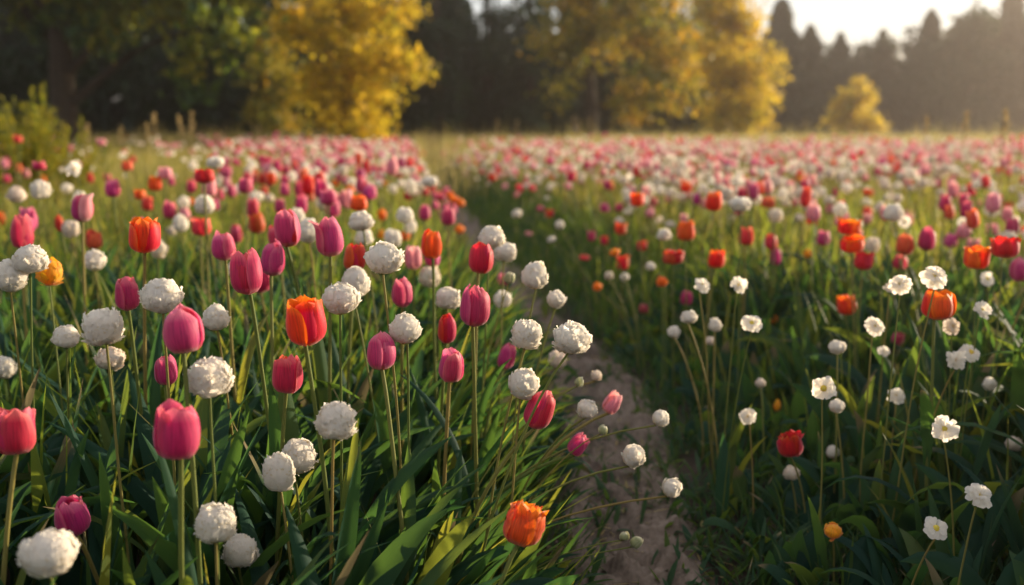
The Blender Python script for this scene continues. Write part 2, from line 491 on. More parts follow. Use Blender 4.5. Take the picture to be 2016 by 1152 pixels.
# hero flowers: kind, px, py, w, h in photo pixels, colour, tilt of the head in degrees, real width in metres, label
T_, P_, D_, B_, G_, U_ = 'tulip', 'pompom', 'daisy', 'poppy', 'marigold', 'bud'
HERO = [
 (T_, 350, 852, 88, 102, 'crimson', 2, .058, 'largest deep pink tulip, blunt and full, on a thick yellowish stem'),
 (T_, 30, 851, 78, 84, 'crimson', -4, .056, 'dark crimson tulip with a broad flat head, cut by the picture edge'),
 (T_, 141, 1017, 64, 76, 'magenta', 0, .050, 'blurred crimson tulip above the lowest white pompom flower'),
 (T_, 360, 650, 76, 88, 'pink', -3, .055, 'wide magenta pink tulip overlapping a big white pompom flower above it'),
 (T_, 327, 729, 44, 56, 'magenta', 0, .042, 'small closed rose tulip straight above the largest pink tulip'),
 (T_, 250, 579, 46, 64, 'magenta', 2, .046, 'narrow closed magenta tulip touching a white pompom flower beside it'),
 (T_, 486, 537, 62, 82, 'crimson', 0, .056, 'tall reddish pink tulip with open fringed tip and smooth sides'),
 (T_, 537, 510, 45, 64, 'magenta', 4, .048, 'dark magenta closed tulip touching the tall reddish pink one'),
 (T_, 566, 449, 48, 72, 'red', 3, .054, 'two-tone tulip, red orange above a pink foot'),
 (T_, 545, 465, 34, 46, 'pink', -6, .050, 'pink tulip half hidden behind the two-tone red tulip'),
 (T_, 441, 486, 46, 52, 'pink', -4, .052, 'rounded pink tulip above and beside the tall reddish pink one'),
 (T_, 648, 466, 52, 76, 'pink', -4, .056, 'pink tulip with one petal flaring out at its upper corner'),
 (T_, 284, 463, 58, 68, 'flame', 2, .060, 'bright orange tulip with one yellow-lit petal, alone on a tall stem'),
 (T_, 601, 634, 78, 90, 'flame', 0, .062, 'largest orange red tulip with yellow petal rims'),
 (T_, 567, 737, 57, 73, 'crimson', 3, .050, 'red pink tulip with orange tips below the largest orange tulip'),
 (T_, 750, 691, 57, 73, 'pink', 4, .050, 'clear pink tulip just below a round white pompom flower'),
 (T_, 889, 719, 49, 67, 'pink', 6, .048, 'slim mauve pink tulip under the narrow red bud-like tulip'),
 (T_, 935, 603, 58, 78, 'magenta', 8, .055, 'tall magenta tulip with wrapped petals, leaning towards the path'),
 (T_, 880, 648, 36, 56, 'red', 0, .038, 'narrow pointed deep red tulip, still closed'),
 (T_, 792, 576, 40, 57, 'pink', 3, .045, 'slender pink tulip with a pale lit flank amid white pompom flowers'),
 (T_, 850, 481, 41, 55, 'orange', 3, .050, 'smooth plain orange tulip on a dark bare stem'),
 (T_, 948, 508, 47, 59, 'red', 8, .052, 'scarlet tulip with orange lit edge, under a white pompom flower'),
 (T_, 698, 507, 44, 54, 'red', 6, .052, 'scarlet folded tulip tucked behind a big white pompom flower'),
 (T_, 814, 507, 34, 46, 'blush', 0, .050, 'pale pink blurred tulip next to the plain orange tulip'),
 (T_, 1062, 808, 55, 72, 'crimson', 10, .050, 'reddish pink tulip with frilled tip at the edge of the path'),
 (T_, 998, 702, 33, 50, 'magenta', 12, .040, 'narrow mauve tulip leaning beside a white pompom flower by the path'),
 (T_, 1139, 875, 35, 45, 'pink', 12, .036, 'small dusky pink tulip bud leaning over the bare path'),
 (T_, 1206, 793, 32, 44, 'blush', 12, .036, 'small pale pink tulip bud standing out against the path'),
 (T_, 1031, 1034, 74, 78, 'flame', 10, .058, 'ragged double orange tulip low by the path with crumpled petals'),
 (T_, 162, 410, 40, 52, 'magenta', 3, .054, 'magenta tulip with one pale loose petal, behind the white flowers'),
 (T_, 222, 371, 28, 34, 'pink', 0, .052, 'single blurred pink tulip standing above the orange tulip'),
 (T_, 47, 444, 38, 36, 'magenta', 0, .055, 'dark ruffled magenta tulip over two white pompom flowers'),
 (T_, 397, 446, 36, 36, 'coral', 0, .058, 'squat coral red tulip between the orange tulip and the pink group'),
 (T_, 185, 473, 30, 34, 'coral', 0, .054, 'faded coral tulip over a blurred white flower'),
 (T_, 117, 440, 17, 32, 'red', -14, .032, 'thin red tulip leaning over among small white flowers'),
 (T_, 882, 426, 28, 36, 'pink', 6, .054, 'pink tulip beside the dark path, higher than its neighbours'),
 (T_, 836, 419, 23, 31, 'pink', 0, .050, 'small pink tulip behind the plain orange tulip'),
 (T_, 728, 378, 28, 32, 'pink', 0, .056, 'mauve tulip above the topmost white pompom flower'),
 (T_, 646, 388, 32, 32, 'pink', 0, .056, 'upper pink tulip of a blurred pair'),
 (T_, 656, 411, 28, 34, 'pink', 3, .056, 'lower pink tulip of a blurred pair'),
 (T_, 706, 400, 34, 30, 'orange', 0, .058, 'broad orange tulip over a white pompom flower'),
 (T_, 497, 408, 26, 36, 'crimson', -6, .052, 'leaning red pink tulip over a small white bud'),
 (T_, 484, 366, 28, 30, 'pink', 0, .054, 'plump pink tulip at the start of the far pink mass'),
 (T_, 305, 362, 26, 28, 'orange', 0, .056, 'orange tulip in the blurred band near the bush'),
 (T_, 325, 341, 26, 24, 'blush', 0, .056, 'dusty pink tulip behind an orange one'),
 (T_, 291, 401, 24, 28, 'coral', 0, .052, 'small rose tulip under the blurred orange ones'),
 (T_, 276, 383, 22, 20, 'orange', 0, .050, 'small orange tulip beside a rose one'),
 (T_, 412, 370, 28, 34, 'blush', 0, .056, 'pale pink tulip in front of blurred red ones'),
 (T_, 402, 347, 38, 28, 'red', 0, .060, 'wide red tulip in the blurred band before the yellow tree'),
 (T_, 250, 327, 22, 20, 'coral', 0, .056, 'coral tulip against pale grass near the bush'),
 (T_, 77, 327, 25, 17, 'crimson', 0, .056, 'crimson tulip at the foot of the yellow green bush'),
 (T_, 13, 352, 14, 16, 'crimson', 0, .050, 'small crimson tulip near the bush at the edge of the picture'),
 (T_, 35, 274, 17, 15, 'coral', 0, .056, 'orange tulip head showing against the bush'),
 (T_, 199, 280, 16, 14, 'blush', 0, .056, 'lone rosy tulip among dry grass spikes'),
 (T_, 2, 432, 16, 30, 'orange', 0, .050, 'orange tulip cut by the picture edge'),
 (T_, 1847, 600, 60, 58, 'flame', 4, .066, 'open orange red tulip with toothed rim, across the path'),
 (B_, 1923, 508, 50, 42, 'flame', 0, .066, 'heart-shaped orange poppy across the path'),
 (B_, 1979, 487, 54, 40, 'red', 0, .070, 'wide red bowl-shaped poppy high in the bed across the path'),
 (T_, 2006, 530, 34, 48, 'pink', 0, .056, 'pink tulip cut by the picture edge across the path'),
 (T_, 1826, 470, 33, 46, 'magenta', 0, .056, 'pointed magenta tulip before the pale far bed'),
 (T_, 1782, 481, 34, 40, 'coral', 0, .058, 'dusty rose round tulip beside the pointed magenta one'),
 (B_, 1678, 482, 47, 30, 'flame', 0, .070, 'flat scarlet orange poppy, lower of two stacked'),
 (B_, 1672, 447, 46, 30, 'flame', 4, .070, 'scarlet orange poppy, upper of two stacked'),
 (B_, 1700, 513, 38, 36, 'red', 6, .062, 'funnel-shaped red poppy under two wide ones'),
 (B_, 1667, 602, 38, 36, 'flame', 0, .060, 'crumpled orange red poppy in shade across the path'),
 (B_, 1556, 876, 52, 44, 'red', 0, .060, 'ruffled double red poppy low among dark leaves'),
 (T_, 1410, 510, 33, 35, 'orange', 0, .060, 'soft orange tulip at the shaded edge across the path'),
 (B_, 1351, 456, 38, 36, 'orange', 0, .066, 'ragged orange poppy above the shaded bank'),
 (T_, 1405, 397, 32, 36, 'flame', 0, .062, 'blurred orange red tulip at the front of the far bed'),
 (B_, 1255, 393, 29, 27, 'flame', 0, .062, 'orange poppy where the bank meets the far bed'),
 (B_, 1226, 517, 26, 28, 'red', 0, .058, 'round red poppy in the middle of the shaded bank'),
 (B_, 1325, 507, 42, 26, 'red', 0, .074, 'double-headed crimson poppy on the shaded bank'),
 (B_, 1222, 451, 24, 22, 'red', 0, .058, 'round red poppy near the top of the shaded bank'),
 (B_, 1264, 484, 20, 20, 'red', 0, .054, 'dark red poppy between two brighter ones on the bank'),
 (B_, 1190, 473, 17, 17, 'red', 0, .048, 'small dark red poppy on the bank, beside a crimson one'),
 (B_, 1165, 464, 16, 22, 'magenta', 0, .048, 'small crimson poppy high on the shaded bank'),
 (B_, 1082, 420, 18, 16, 'red', 0, .056, 'small red poppy on the bank close to the path'),
 (B_, 1125, 348, 20, 20, 'red', 0, .060, 'red poppy at the top corner of the dark bank'),
 (B_, 970, 350, 17, 15, 'red', 0, .060, 'red poppy nearest the far end of the path'),
 (T_, 1469, 465, 28, 36, 'coral', 0, .056, 'rosy pink tulip on the sunny fringe across the path'),
 (T_, 1518, 476, 24, 29, 'coral', 0, .052, 'coral pink tulip above a two-coloured bud'),
 (T_, 1527, 505, 23, 36, 'magenta', -6, .050, 'magenta bud tulip right under a coral pink one'),
 (T_, 1352, 587, 24, 28, 'magenta', 0, .050, 'magenta tulip in shade between two white daisies'),
 (T_, 1267, 608, 17, 20, 'crimson', 0, .042, 'tiny crimson tulip in the dark leaves of the bank'),
 (T_, 1768, 667, 24, 25, 'magenta', 20, .040, 'dark rose bud with a pale tip across the path'),
 # white pompom flowers
 (P_, 97, 1090, 106, 94, 'white', 0, .066, 'biggest blurred white pompom flower, lowest and closest of all'),
 (P_, 424, 1032, 82, 78, 'white', 3, .060, 'white pompom flower, upper of a low pair'),
 (P_, 473, 1086, 68, 66, 'white', 5, .055, 'white pompom flower, lower of a low pair'),
 (P_, 549, 931, 66, 80, 'white', -6, .055, 'egg-shaped white pompom flower covering half of its neighbour'),
 (P_, 586, 900, 72, 72, 'white', 8, .064, 'white pompom flower half behind an egg-shaped one'),
 (P_, 661, 831, 78, 74, 'white', 3, .060, 'lone ragged white pompom flower above a wide bright green leaf'),
 (P_, 415, 746, 86, 76, 'white', -3, .064, 'widest ragged white pompom flower with a sprig at its top'),
 (P_, 218, 707, 54, 44, 'cream', 0, .055, 'loose cream flower behind two stems, under a full pompom'),
 (P_, 203, 646, 78, 72, 'white', 0, .062, 'full round white pompom flower above a loose cream one'),
 (P_, 131, 664, 52, 46, 'white', 0, .050, 'small flat-topped white pompom flower beside the full round one'),
 (P_, 425, 627, 54, 52, 'white', 0, .052, 'white pompom flower beside a wide magenta pink tulip'),
 (P_, 319, 584, 82, 72, 'white', 0, .066, 'big domed white pompom flower touching a magenta tulip'),
 (P_, 20, 545, 64, 68, 'white', 0, .062, 'white pompom flower at the picture edge with brownish foot'),
 (P_, 60, 512, 66, 56, 'white', 4, .064, 'white pompom flower in front of a yellow flower'),
 (P_, 10, 725, 42, 46, 'white', -10, .050, 'small white pompom flower cut by the picture edge above a dark tulip'),
 (P_, 671, 589, 74, 66, 'white', -4, .064, 'white pompom flower, lower of two above the largest orange tulip'),
 (P_, 700, 558, 58, 64, 'white', 10, .062, 'white pompom flower peeping behind another above the orange tulip'),
 (P_, 757, 510, 76, 66, 'white', 0, .068, 'fluffy white pompom flower covering a scarlet tulip'),
 (P_, 797, 649, 63, 62, 'white', 0, .056, 'smooth round white pompom flower above a clear pink tulip'),
 (P_, 711, 437, 48, 38, 'white', 0, .062, 'broad white pompom flower, upper of two blurred'),
 (P_, 717, 468, 36, 32, 'white', 0, .056, 'small white pompom flower, lower of two blurred'),
 (P_, 607, 456, 46, 50, 'white', 0, .062, 'white pompom flower between two-tone and flaring tulips'),
 (P_, 882, 588, 50, 44, 'white', 0, .058, 'frilly white pompom flower left of the tall leaning magenta tulip'.replace(' left of', ' close to')),
 (P_, 967, 468, 54, 46, 'white', 0, .064, 'white pompom flower directly above a scarlet tulip near the path'),
 (P_, 995, 497, 46, 38, 'white', 6, .060, 'white pompom flower just behind one above a scarlet tulip'),
 (P_, 1053, 544, 53, 56, 'white', 4, .058, 'neat globe of a white pompom flower, high over the dark bank'),
 (P_, 1095, 590, 38, 37, 'white', 14, .044, 'small white pompom flower beside the neat globe, over the bank'),
 (P_, 1037, 659, 63, 62, 'white', 6, .058, 'white pompom flower crossed by a thin curved stem'),
 (P_, 1125, 668, 72, 64, 'white', 3, .062, 'crisp ragged white pompom flower standing out against the bank'),
 (P_, 1031, 757, 62, 66, 'white', 10, .056, 'soft white pompom flower above a frilled tulip by the path'),
 (P_, 1097, 708, 35, 35, 'cream', 0, .046, 'small cream pompom flower under the crisp ragged one'),
 (P_, 1155, 806, 42, 40, 'white', 16, .042, 'white half-open pompom flower between two pink buds over the path'),
 (P_, 1300, 824, 34, 34, 'white', 30, .036, 'small white pompom flower farthest out over the path, upper'),
 (P_, 1247, 898, 45, 48, 'white', 26, .044, 'white pompom flower on a forked stem over the bare path'),
 (P_, 1322, 961, 39, 40, 'white', 30, .040, 'white pompom flower with green foot, leaning out lowest over the path'),
 (P_, 1174, 740, 22, 22, 'cream', 10, .026, 'tiny cream pompom flower against the bare path'),
 (P_, 989, 590, 36, 36, 'white', 0, .052, 'blurred white pompom flower beside the tall leaning magenta tulip'),
 (P_, 186, 514, 42, 42, 'white', 0, .060, 'blurred white pompom flower under a faded coral tulip'),
 (P_, 79, 374, 38, 38, 'white', 0, .066, 'white pompom flower in the grass below the bush'),
 (P_, 33, 384, 34, 34, 'cream', 0, .062, 'cream pompom flower beside a brighter one below the bush'),
 (P_, 139, 451, 34, 36, 'cream', 0, .060, 'cream flower behind a thin red tulip'),
 (P_, 402, 405, 38, 38, 'white', 0, .064, 'loose white flower above the squat coral tulip'),
 (P_, 355, 441, 30, 36, 'white', 0, .056, 'white flower beside the squat coral tulip'),
 (P_, 337, 455, 20, 20, 'cream', 0, .046, 'little cream flower beside the orange tulip stem top'),
 (P_, 797, 425, 36, 32, 'white', 0, .060, 'white pompom flower in a cluster behind the pale pink tulip'),
 (P_, 773, 470, 36, 36, 'white', 0, .060, 'pointed white flower behind the fluffy pompom'),
 (P_, 846, 546, 42, 42, 'cream', 0, .062, 'loose cream flower under the plain orange tulip'),
 (P_, 425, 320, 34, 26, 'white', 0, .066, 'far white pompom flower in front of the dark tree'),
 (P_, 846, 358, 32, 22, 'white', 0, .064, 'blurred white pompom flower at the path edge far down the bed'),
 (P_, 1458, 402, 44, 30, 'white', 0, .070, 'white pompom flower at the front of the pale far bed'),
 (P_, 1760, 420, 40, 34, 'white', 0, .070, 'white pompom flower standing in the pale far bed'),
 (U_, 1003, 547, 22, 24, 'bud', 10, .026, 'green white flower bud by a white globe near the path'),
 (U_, 1187, 846, 20, 18, 'bud', 14, .020, 'green flower bud between the pink tulip buds over the path'),
 (U_, 1141, 752, 18, 20, 'bud', 20, .018, 'green flower bud just above a half-open white flower'),
 (U_, 1253, 1068, 22, 25, 'bud', 30, .022, 'lower of two pale buds joined on a stem low over the path'),
 (U_, 1229, 1055, 20, 17, 'bud', -30, .020, 'upper of two pale buds joined on a stem low over the path'),
 # whites across the path
 (D_, 1839, 547, 50, 46, 'white', 0, .052, 'white daisy straight above the open orange red tulip'),
 (D_, 1773, 562, 42, 34, 'white', 0, .046, 'tilted white daisy beside a much smaller bloom'),
 (D_, 1750, 570, 23, 22, 'cream', 0, .030, 'little cream daisy touching a tilted white one'),
 (D_, 1931, 612, 37, 36, 'white', 10, .042, 'cupped white daisy beyond the open orange red tulip'),
 (D_, 1873, 643, 34, 32, 'cream', 0, .040, 'cream daisy with a pink mark under the orange red tulip'),
 (D_, 1721, 643, 37, 35, 'white', 0, .042, 'white daisy with greenish eye above a dark rose bud'),
 (P_, 1648, 684, 33, 28, 'white', 0, .040, 'white tufted flower on a thick stem in deep shade'),
 (D_, 1739, 693, 23, 22, 'white', 0, .030, 'small white daisy under a dark rose bud'),
 (D_, 1879, 711, 39, 39, 'white', -10, .044, 'white daisy with orange eye, lower of a touching pair'),
 (D_, 1910, 695, 42, 39, 'white', 10, .048, 'white daisy, upper of a touching pair'),
 (P_, 1948, 757, 26, 24, 'white', 30, .034, 'small white drooping flower beyond the touching daisies'),
 (D_, 1763, 781, 34, 35, 'white', 0, .042, 'half-closed white daisy in front of a bent leaf'),
 (D_, 1821, 806, 26, 28, 'cream', 10, .036, 'cream daisy partly behind a stem'),
 (D_, 1622, 765, 47, 40, 'white', 0, .048, 'white daisy with wide separate petals and yellow eye'),
 (P_, 1648, 800, 31, 27, 'white', 10, .036, 'white globe flower just under a wide-petalled daisy'),
 (D_, 1473, 820, 32, 32, 'white', -12, .038, 'white daisy at the edge of the bank with a yellow leaf tip'),
 (P_, 1640, 891, 26, 26, 'white', 0, .034, 'small white globe flower near the double red poppy'),
 (P_, 1558, 932, 32, 26, 'cream', 0, .038, 'ragged cream flower below the double red poppy'),
 (D_, 1860, 844, 49, 46, 'white', 0, .046, 'white daisy with toothed petals and bright yellow eye'),
 (D_, 1926, 978, 51, 48, 'white', 5, .044, 'white daisy with yellow eye, upper of the lowest two'),
 (D_, 1842, 1041, 47, 48, 'white', 0, .042, 'white daisy with yellow eye, the lowest across the path'),
 (P_, 1995, 874, 31, 28, 'cream', 30, .038, 'cream bloom hanging sideways near the picture edge'),
 (D_, 1479, 638, 40, 37, 'white', 0, .046, 'round white daisy with pale yellow eye on the bank'),
 (D_, 1453, 564, 34, 33, 'white', 0, .042, 'white daisy with grey eye, farther of a shaded pair'),
 (D_, 1381, 563, 33, 32, 'white', 0, .042, 'white daisy with dark eye above the bank'),
 (P_, 1356, 625, 33, 25, 'white', 0, .042, 'flat white globe flower in the dark leaves of the bank'),
 (P_, 1408, 641, 26, 27, 'white', 0, .036, 'small white globe flower beside a round daisy'),
 (P_, 1327, 654, 25, 25, 'white', 0, .036, 'small round white globe flower nearest the shaded path'),
 (P_, 1308, 463, 28, 23, 'white', 0, .050, 'white globe flower beside the ragged orange poppy'),
 (P_, 1281, 525, 19, 17, 'white', 0, .038, 'small white globe flower beside the double-headed poppy'),
 (P_, 1230, 546, 18, 17, 'white', 0, .036, 'small white globe flower, higher of two under a round red poppy'),
 (P_, 1199, 543, 18, 17, 'cream', 0, .036, 'small cream globe flower, one of two under a round red poppy'),
 (P_, 1102, 443, 19, 18, 'white', 0, .046, 'white globe flower high on the dark bank near the path'),
 (P_, 1086, 472, 18, 12, 'white', 0, .042, 'flat white globe flower under another near the path'),
 (P_, 1018, 421, 20, 18, 'white', 0, .052, 'blurred white globe flower beside the far path'),
 (P_, 1399, 672, 18, 17, 'cream', 0, .028, 'tiny cream globe flower low on the bank'),
 (P_, 1497, 755, 20, 19, 'cream', 0, .028, 'tiny cream globe flower before arching leaves'),
 (D_, 148, 336, 32, 22, 'white', 0, .058, 'white daisy in the tall grass beside the bush'),
 # yellows
 (G_, 98, 537, 52, 56, 'yellow', 10, .056, 'ragged golden yellow flower behind a white pompom'),
 (G_, 1640, 1046, 36, 30, 'yellow', 0, .036, 'dull yellow marigold down in the shaded leaves'),
 (G_, 1303, 555, 24, 22, 'amber', 0, .042, 'amber marigold in the middle of the bank'),
 (G_, 1176, 565, 18, 18, 'amber', 0, .036, 'small amber marigold close to the shaded path'),
 (G_, 1210, 497, 22, 15, 'amber', 0, .042, 'flat amber marigold touching a red poppy'),
 (G_, 1524, 630, 16, 18, 'amber', 0, .034, 'small amber marigold beside a round white daisy'),
 (G_, 1590, 500, 18, 18, 'yellow', 0, .040, 'yellow marigold in the sunny stems across the path'),
 (G_, 886, 384, 19, 16, 'amber', 0, .050, 'amber marigold, topmost of three by the path'),
 (G_, 893, 393, 20, 17, 'amber', 0, .050, 'amber marigold in the middle of three by the path'),
 (G_, 906, 400, 20, 16, 'amber', 0, .050, 'amber marigold, lowest of three by the path'),
 (G_, 752, 423, 19, 25, 'amber', 0, .048, 'amber marigold beside a broad white pompom'),
 (G_, 751, 462, 18, 20, 'yellow', 0, .046, 'yellow marigold above the fluffy white pompom'),
 (G_, 797, 465, 20, 20, 'amber', 0, .048, 'orange marigold beside a pointed white flower'),
 (G_, 905, 452, 20, 18, 'amber', 0, .050, 'orange marigold under a pink tulip by the path'),
 (G_, 1530, 800, 14, 24, 'yellow', 0, .030, 'yellow half-folded bloom at the bank edge'),
]

PETALS = ('magenta', 'pink')


def rot_to(axis, spin=0.0):
    q = Vector((0, 0, 1)).rotation_difference(Vector(axis).normalized())
    return np.array((q.to_matrix() @ Matrix.Rotation(spin, 3, 'Z')))


def cup_petals(rng, w, h, openness, n=6, ragged=0.0, A=1.12, nt=12, ns=8, flare=None, flare_at=0.0):
    """petals of a cup flower, base at the origin, axis z. list of (nt, ns, 3)"""
    t = np.linspace(0, 1, nt)[:, None]
    s = np.linspace(-1, 1, ns)[None]
    out = []
    Rm = w / 2
    rings = 2 if n >= 6 else 1
    per = n // rings
    spin = rng.uniform(0, 6.28)
    loose = int(rng.integers(0, per * 2)) if flare is None else 0
    loose_by = rng.uniform(.1, .45) if flare is None else flare
    if flare is not None:
        spin = flare_at
    for k in range(n):
        ring = k // per
        phi0 = spin + (k % per) * 2 * PI / per + (PI / per if ring else 0) + rng.normal(0, .06)
        wa = rng.uniform(.92, 1.10)
        tw = rng.uniform(.06, .115) * (1 if spin > 3 else -1)
        op = openness + rng.normal(0, .07) - .06 * ring
        if k == loose:
            op += loose_by
        rr = np.interp(t, [0, .05, .14, .3, .5, .72, .88, 1],
                       [.08, .50, .81, .99, 1.0, .90 + .10 * (op - .5), .74 + .42 * (op - .5), .34 + 1.1 * (op - .35)])
        zz = np.interp(t, [0, .05, .14, .3, .5, .72, .88, 1], [0, .02, .10, .28, .50, .74, .90, 1.0])
        hh = h * (1 - .05 * ring * 0 + rng.normal(0, .05)) * (1.0 if ring else 1)
        aw = A * np.interp(t, [0, .1, .3, .55, .78, .9, .97, 1], [.7, .85, .98, 1.0, .90, .70, .46, .20]) * wa
        phi = phi0 + s * aw + .05 * np.sin(t * 3 + k)
        r = Rm * rr * (1 - .09 * ring) * (1 + .035 * np.cos(s * PI) * (t > .1)) - Rm * .05 * (s ** 2) * (ring == 1)
        r = r + Rm * .07 * (np.abs(s) ** 3) * smooth((t - .2) / .5) * rng.uniform(-.6, 1.0)
        r = r - Rm * .05 * np.exp(-(s / .13) ** 2) * smooth((t - .25) / .4)
        r = r + Rm * tw * s * smooth(t / .3)
        z = hh * zz - hh * .03 * np.abs(s) ** 2
        r = r + Rm * .03 * np.sin(7 * t + 5 * s + rng.uniform(0, 6)) * t
        if ragged:
            r = r + ragged * Rm * rng.normal(0, .5, (nt, ns)) * t ** 2 * .5 + ragged * Rm * .45 * np.sin(4 * s + rng.uniform(0, 6)) * t ** 2
            z = z + ragged * hh * .22 * np.sin(9 * s + rng.uniform(0, 6)) * t ** 3
        z = z + hh * .012 * rng.normal(0, 1, (1, ns)) * t ** 6
        out.append(np.stack([r * np.cos(phi), r * np.sin(phi), z + 0 * phi], -1))
    return out


def puff(rng, w, h, n=95, nt=6, ns=5, open_=0.0):
    """ruffled round head of many small cupped petals, centred at the origin"""
    Rr = w / 2
    i = np.arange(n) + .5
    ct = 1 - 2 * i / n
    ct = ct * .93 + .07 + rng.normal(0, .05, n)
    ct = np.clip(ct, -.97, 1)
    st = np.sqrt(1 - ct ** 2)
    ph = i * 2.399963 + rng.normal(0, .25, n)
    nn = np.stack([st * np.cos(ph), st * np.sin(ph), ct], -1)
    up = np.array([0, 0, 1.0]) + rng.normal(0, .35, (n, 3))
    e = np.cross(up, nn)
    e /= np.linalg.norm(e, axis=1, keepdims=True) + 1e-9
    m = np.cross(nn, e)
    u = np.linspace(0, 1, nt)[None, :, None]
    v = np.linspace(-1, 1, ns)[None, None, :]
    fine = (150 / max(n, 60)) ** .35 if n > 60 else 1.15
    L = rng.uniform(.50, .80, n)[:, None, None] * fine
    Wd = rng.uniform(.17, .30, n)[:, None, None] * fine * np.interp(u, [0, .5, .85, 1], [.6, 1, 1, .75])
    a = (u - .55) * L + rng.normal(0, .05, (n, nt, ns)) * u ** 5
    bb = v * Wd
    P = nn[:, None, None] + m[:, None, None] * a[..., None] + e[:, None, None] * bb[..., None]
    P /= np.linalg.norm(P, axis=-1, keepdims=True)
    fl = rng.uniform(-.02, .055 + open_ * .6, n)[:, None, None]
    rad = .94 + rng.uniform(-.018, .018, n)[:, None, None] + fl * u ** 2 + .018 * u ** 4 * rng.normal(0, 1, (n, nt, ns)) * (u > .7) - .02 * v ** 2 * (1 - u)
    rad = rad + .035 * u ** 2 * (np.abs(v) ** 2) * rng.uniform(-1, 1, n)[:, None, None]
    fr = (rng.random(n) < .19)[:, None, None]
    rad = rad + fr * u ** 3 * (rng.uniform(.03, .11, n)[:, None, None] + .04 * rng.normal(0, 1, (n, nt, ns)))
    # a lobed, uneven whole
    low = 1 + .075 * np.sin(2.3 * nn[:, 0] * 2 + rng.uniform(0, 6)) * np.cos(3.1 * nn[:, 1] + rng.uniform(0, 6)) + .05 * np.sin(5 * nn[:, 2] + rng.uniform(0, 6))
    P = P * rad[..., None] * low[:, None, None, None] * Rr
    P[..., 2] *= h / w
    return P


def ball(r, h, nth=7, nph=10):
    th = np.linspace(.02, PI - .02, nth)
    ph = np.linspace(0, 2 * PI, nph)
    Tt, Pp = np.meshgrid(th, ph, indexing='ij')
    return np.stack([r * np.sin(Tt) * np.cos(Pp), r * np.sin(Tt) * np.sin(Pp), -h * np.cos(Tt)], -1)


def ray_petals(rng, w, n=12, rings=2, nt=6, ns=5):
    """flat ring of notched petals facing +z"""
    out = []
    cup = rng.uniform(.3, 1.9)
    for k in range(rings):
        for i in range(n):
            if rng.random() < .06: continue
            a0 = 2 * PI * (i + .5 * k) / n + rng.normal(0, .09)
            L = w / 2 * rng.uniform(.88, 1.08) * (1 - .20 * k)
            wd = 2 * PI / n * .74 * rng.uniform(.85, 1.15)
            t = np.linspace(0, 1, nt)[:, None]
            s = np.linspace(-1, 1, ns)[None]
            r = L * (.03 + .97 * t) - L * .10 * np.cos(s * PI * 1.5) ** 2 * 0 - L * .05 * (np.abs(s) > .9) * t
            a = a0 + s * wd * np.interp(t, [0, .4, .8, 1], [.45, .85, 1, .72])
            z = w * (.02 + .05 * k) + w * (.12 + .12 * k) * cup * t * rng.uniform(.5, 1.3) - w * .10 * t ** 3 * rng.uniform(.2, 1.4) + w * .03 * s ** 2 + rng.normal(0, w * .012, (nt, ns)) * t
            r = r + rng.normal(0, L * .035, (1, ns)) * t ** 4
            out.append(np.stack([r * np.cos(a), r * np.sin(a), z + 0 * a], -1))
    return np.array(out)


def stem_curve(base, top, n=14, bow=0.04, rng=random):
    base, top = np.array(base), np.array(top)
    t = np.linspace(0, 1, n)[:, None]
    L = np.linalg.norm(top - base)
    side = np.array([rng.uniform(-1, 1), rng.uniform(-1, 1), 0]) * bow * L
    # rises first, leans later
    hor = (top - base) * np.array([1, 1, 0])
    ex = 1.7 + .9 * min(1.0, np.linalg.norm(hor) / max(.05, (top - base)[2]))
    p = base + np.array([0, 0, 1.0]) * (top - base)[2] * (1 - (1 - t) ** (1 + .45 * (ex - 1.7))) + hor * t ** ex + side * np.sin(t * PI) + side * .25 * np.sin(t * 2.3 * PI)
    return p


def head_axis(curve, tilt, rng):
    d = curve[-1] - curve[-3]
    d = d / np.linalg.norm(d)
    d = d * .6 + np.array([math.sin(R(tilt)), rng.normal(0, .07), math.cos(R(tilt))])
    return d / np.linalg.norm(d)


NAMES = {T_: ('tulip', 'tulip'), P_: ('pompom_flower', 'pompom flower'), D_: ('daisy', 'daisy'), B_: ('poppy', 'poppy'),
         G_: ('marigold', 'marigold'), U_: ('flower_bud', 'flower bud')}
hero_boxes = []     # px, py, half w, half h, depth
COUNT = {k: 0 for k in NAMES}


def local_leaf(rng, root, n, side, length, z0):
    az = rng.uniform(0, 2 * PI, n)
    if side > 0:
        az = rng.normal(-.2, .7, n)
    P = blades(np.zeros(n), np.zeros(n), np.full(n, z0), length * rng.uniform(.8, 1.1, n), rng.uniform(.022, .042, n) * min(1, length / .3),
               rng.uniform(.05, .35, n), az, rng.uniform(.1, .9, n), seg=10, fold=.35, twist=rng.normal(0, .7, n), across=4, shape='broad')
    for i in range(n):
        b = MB()
        b.grid(P[i], rng.random())
        b.build('leaf', M['broad'], root)


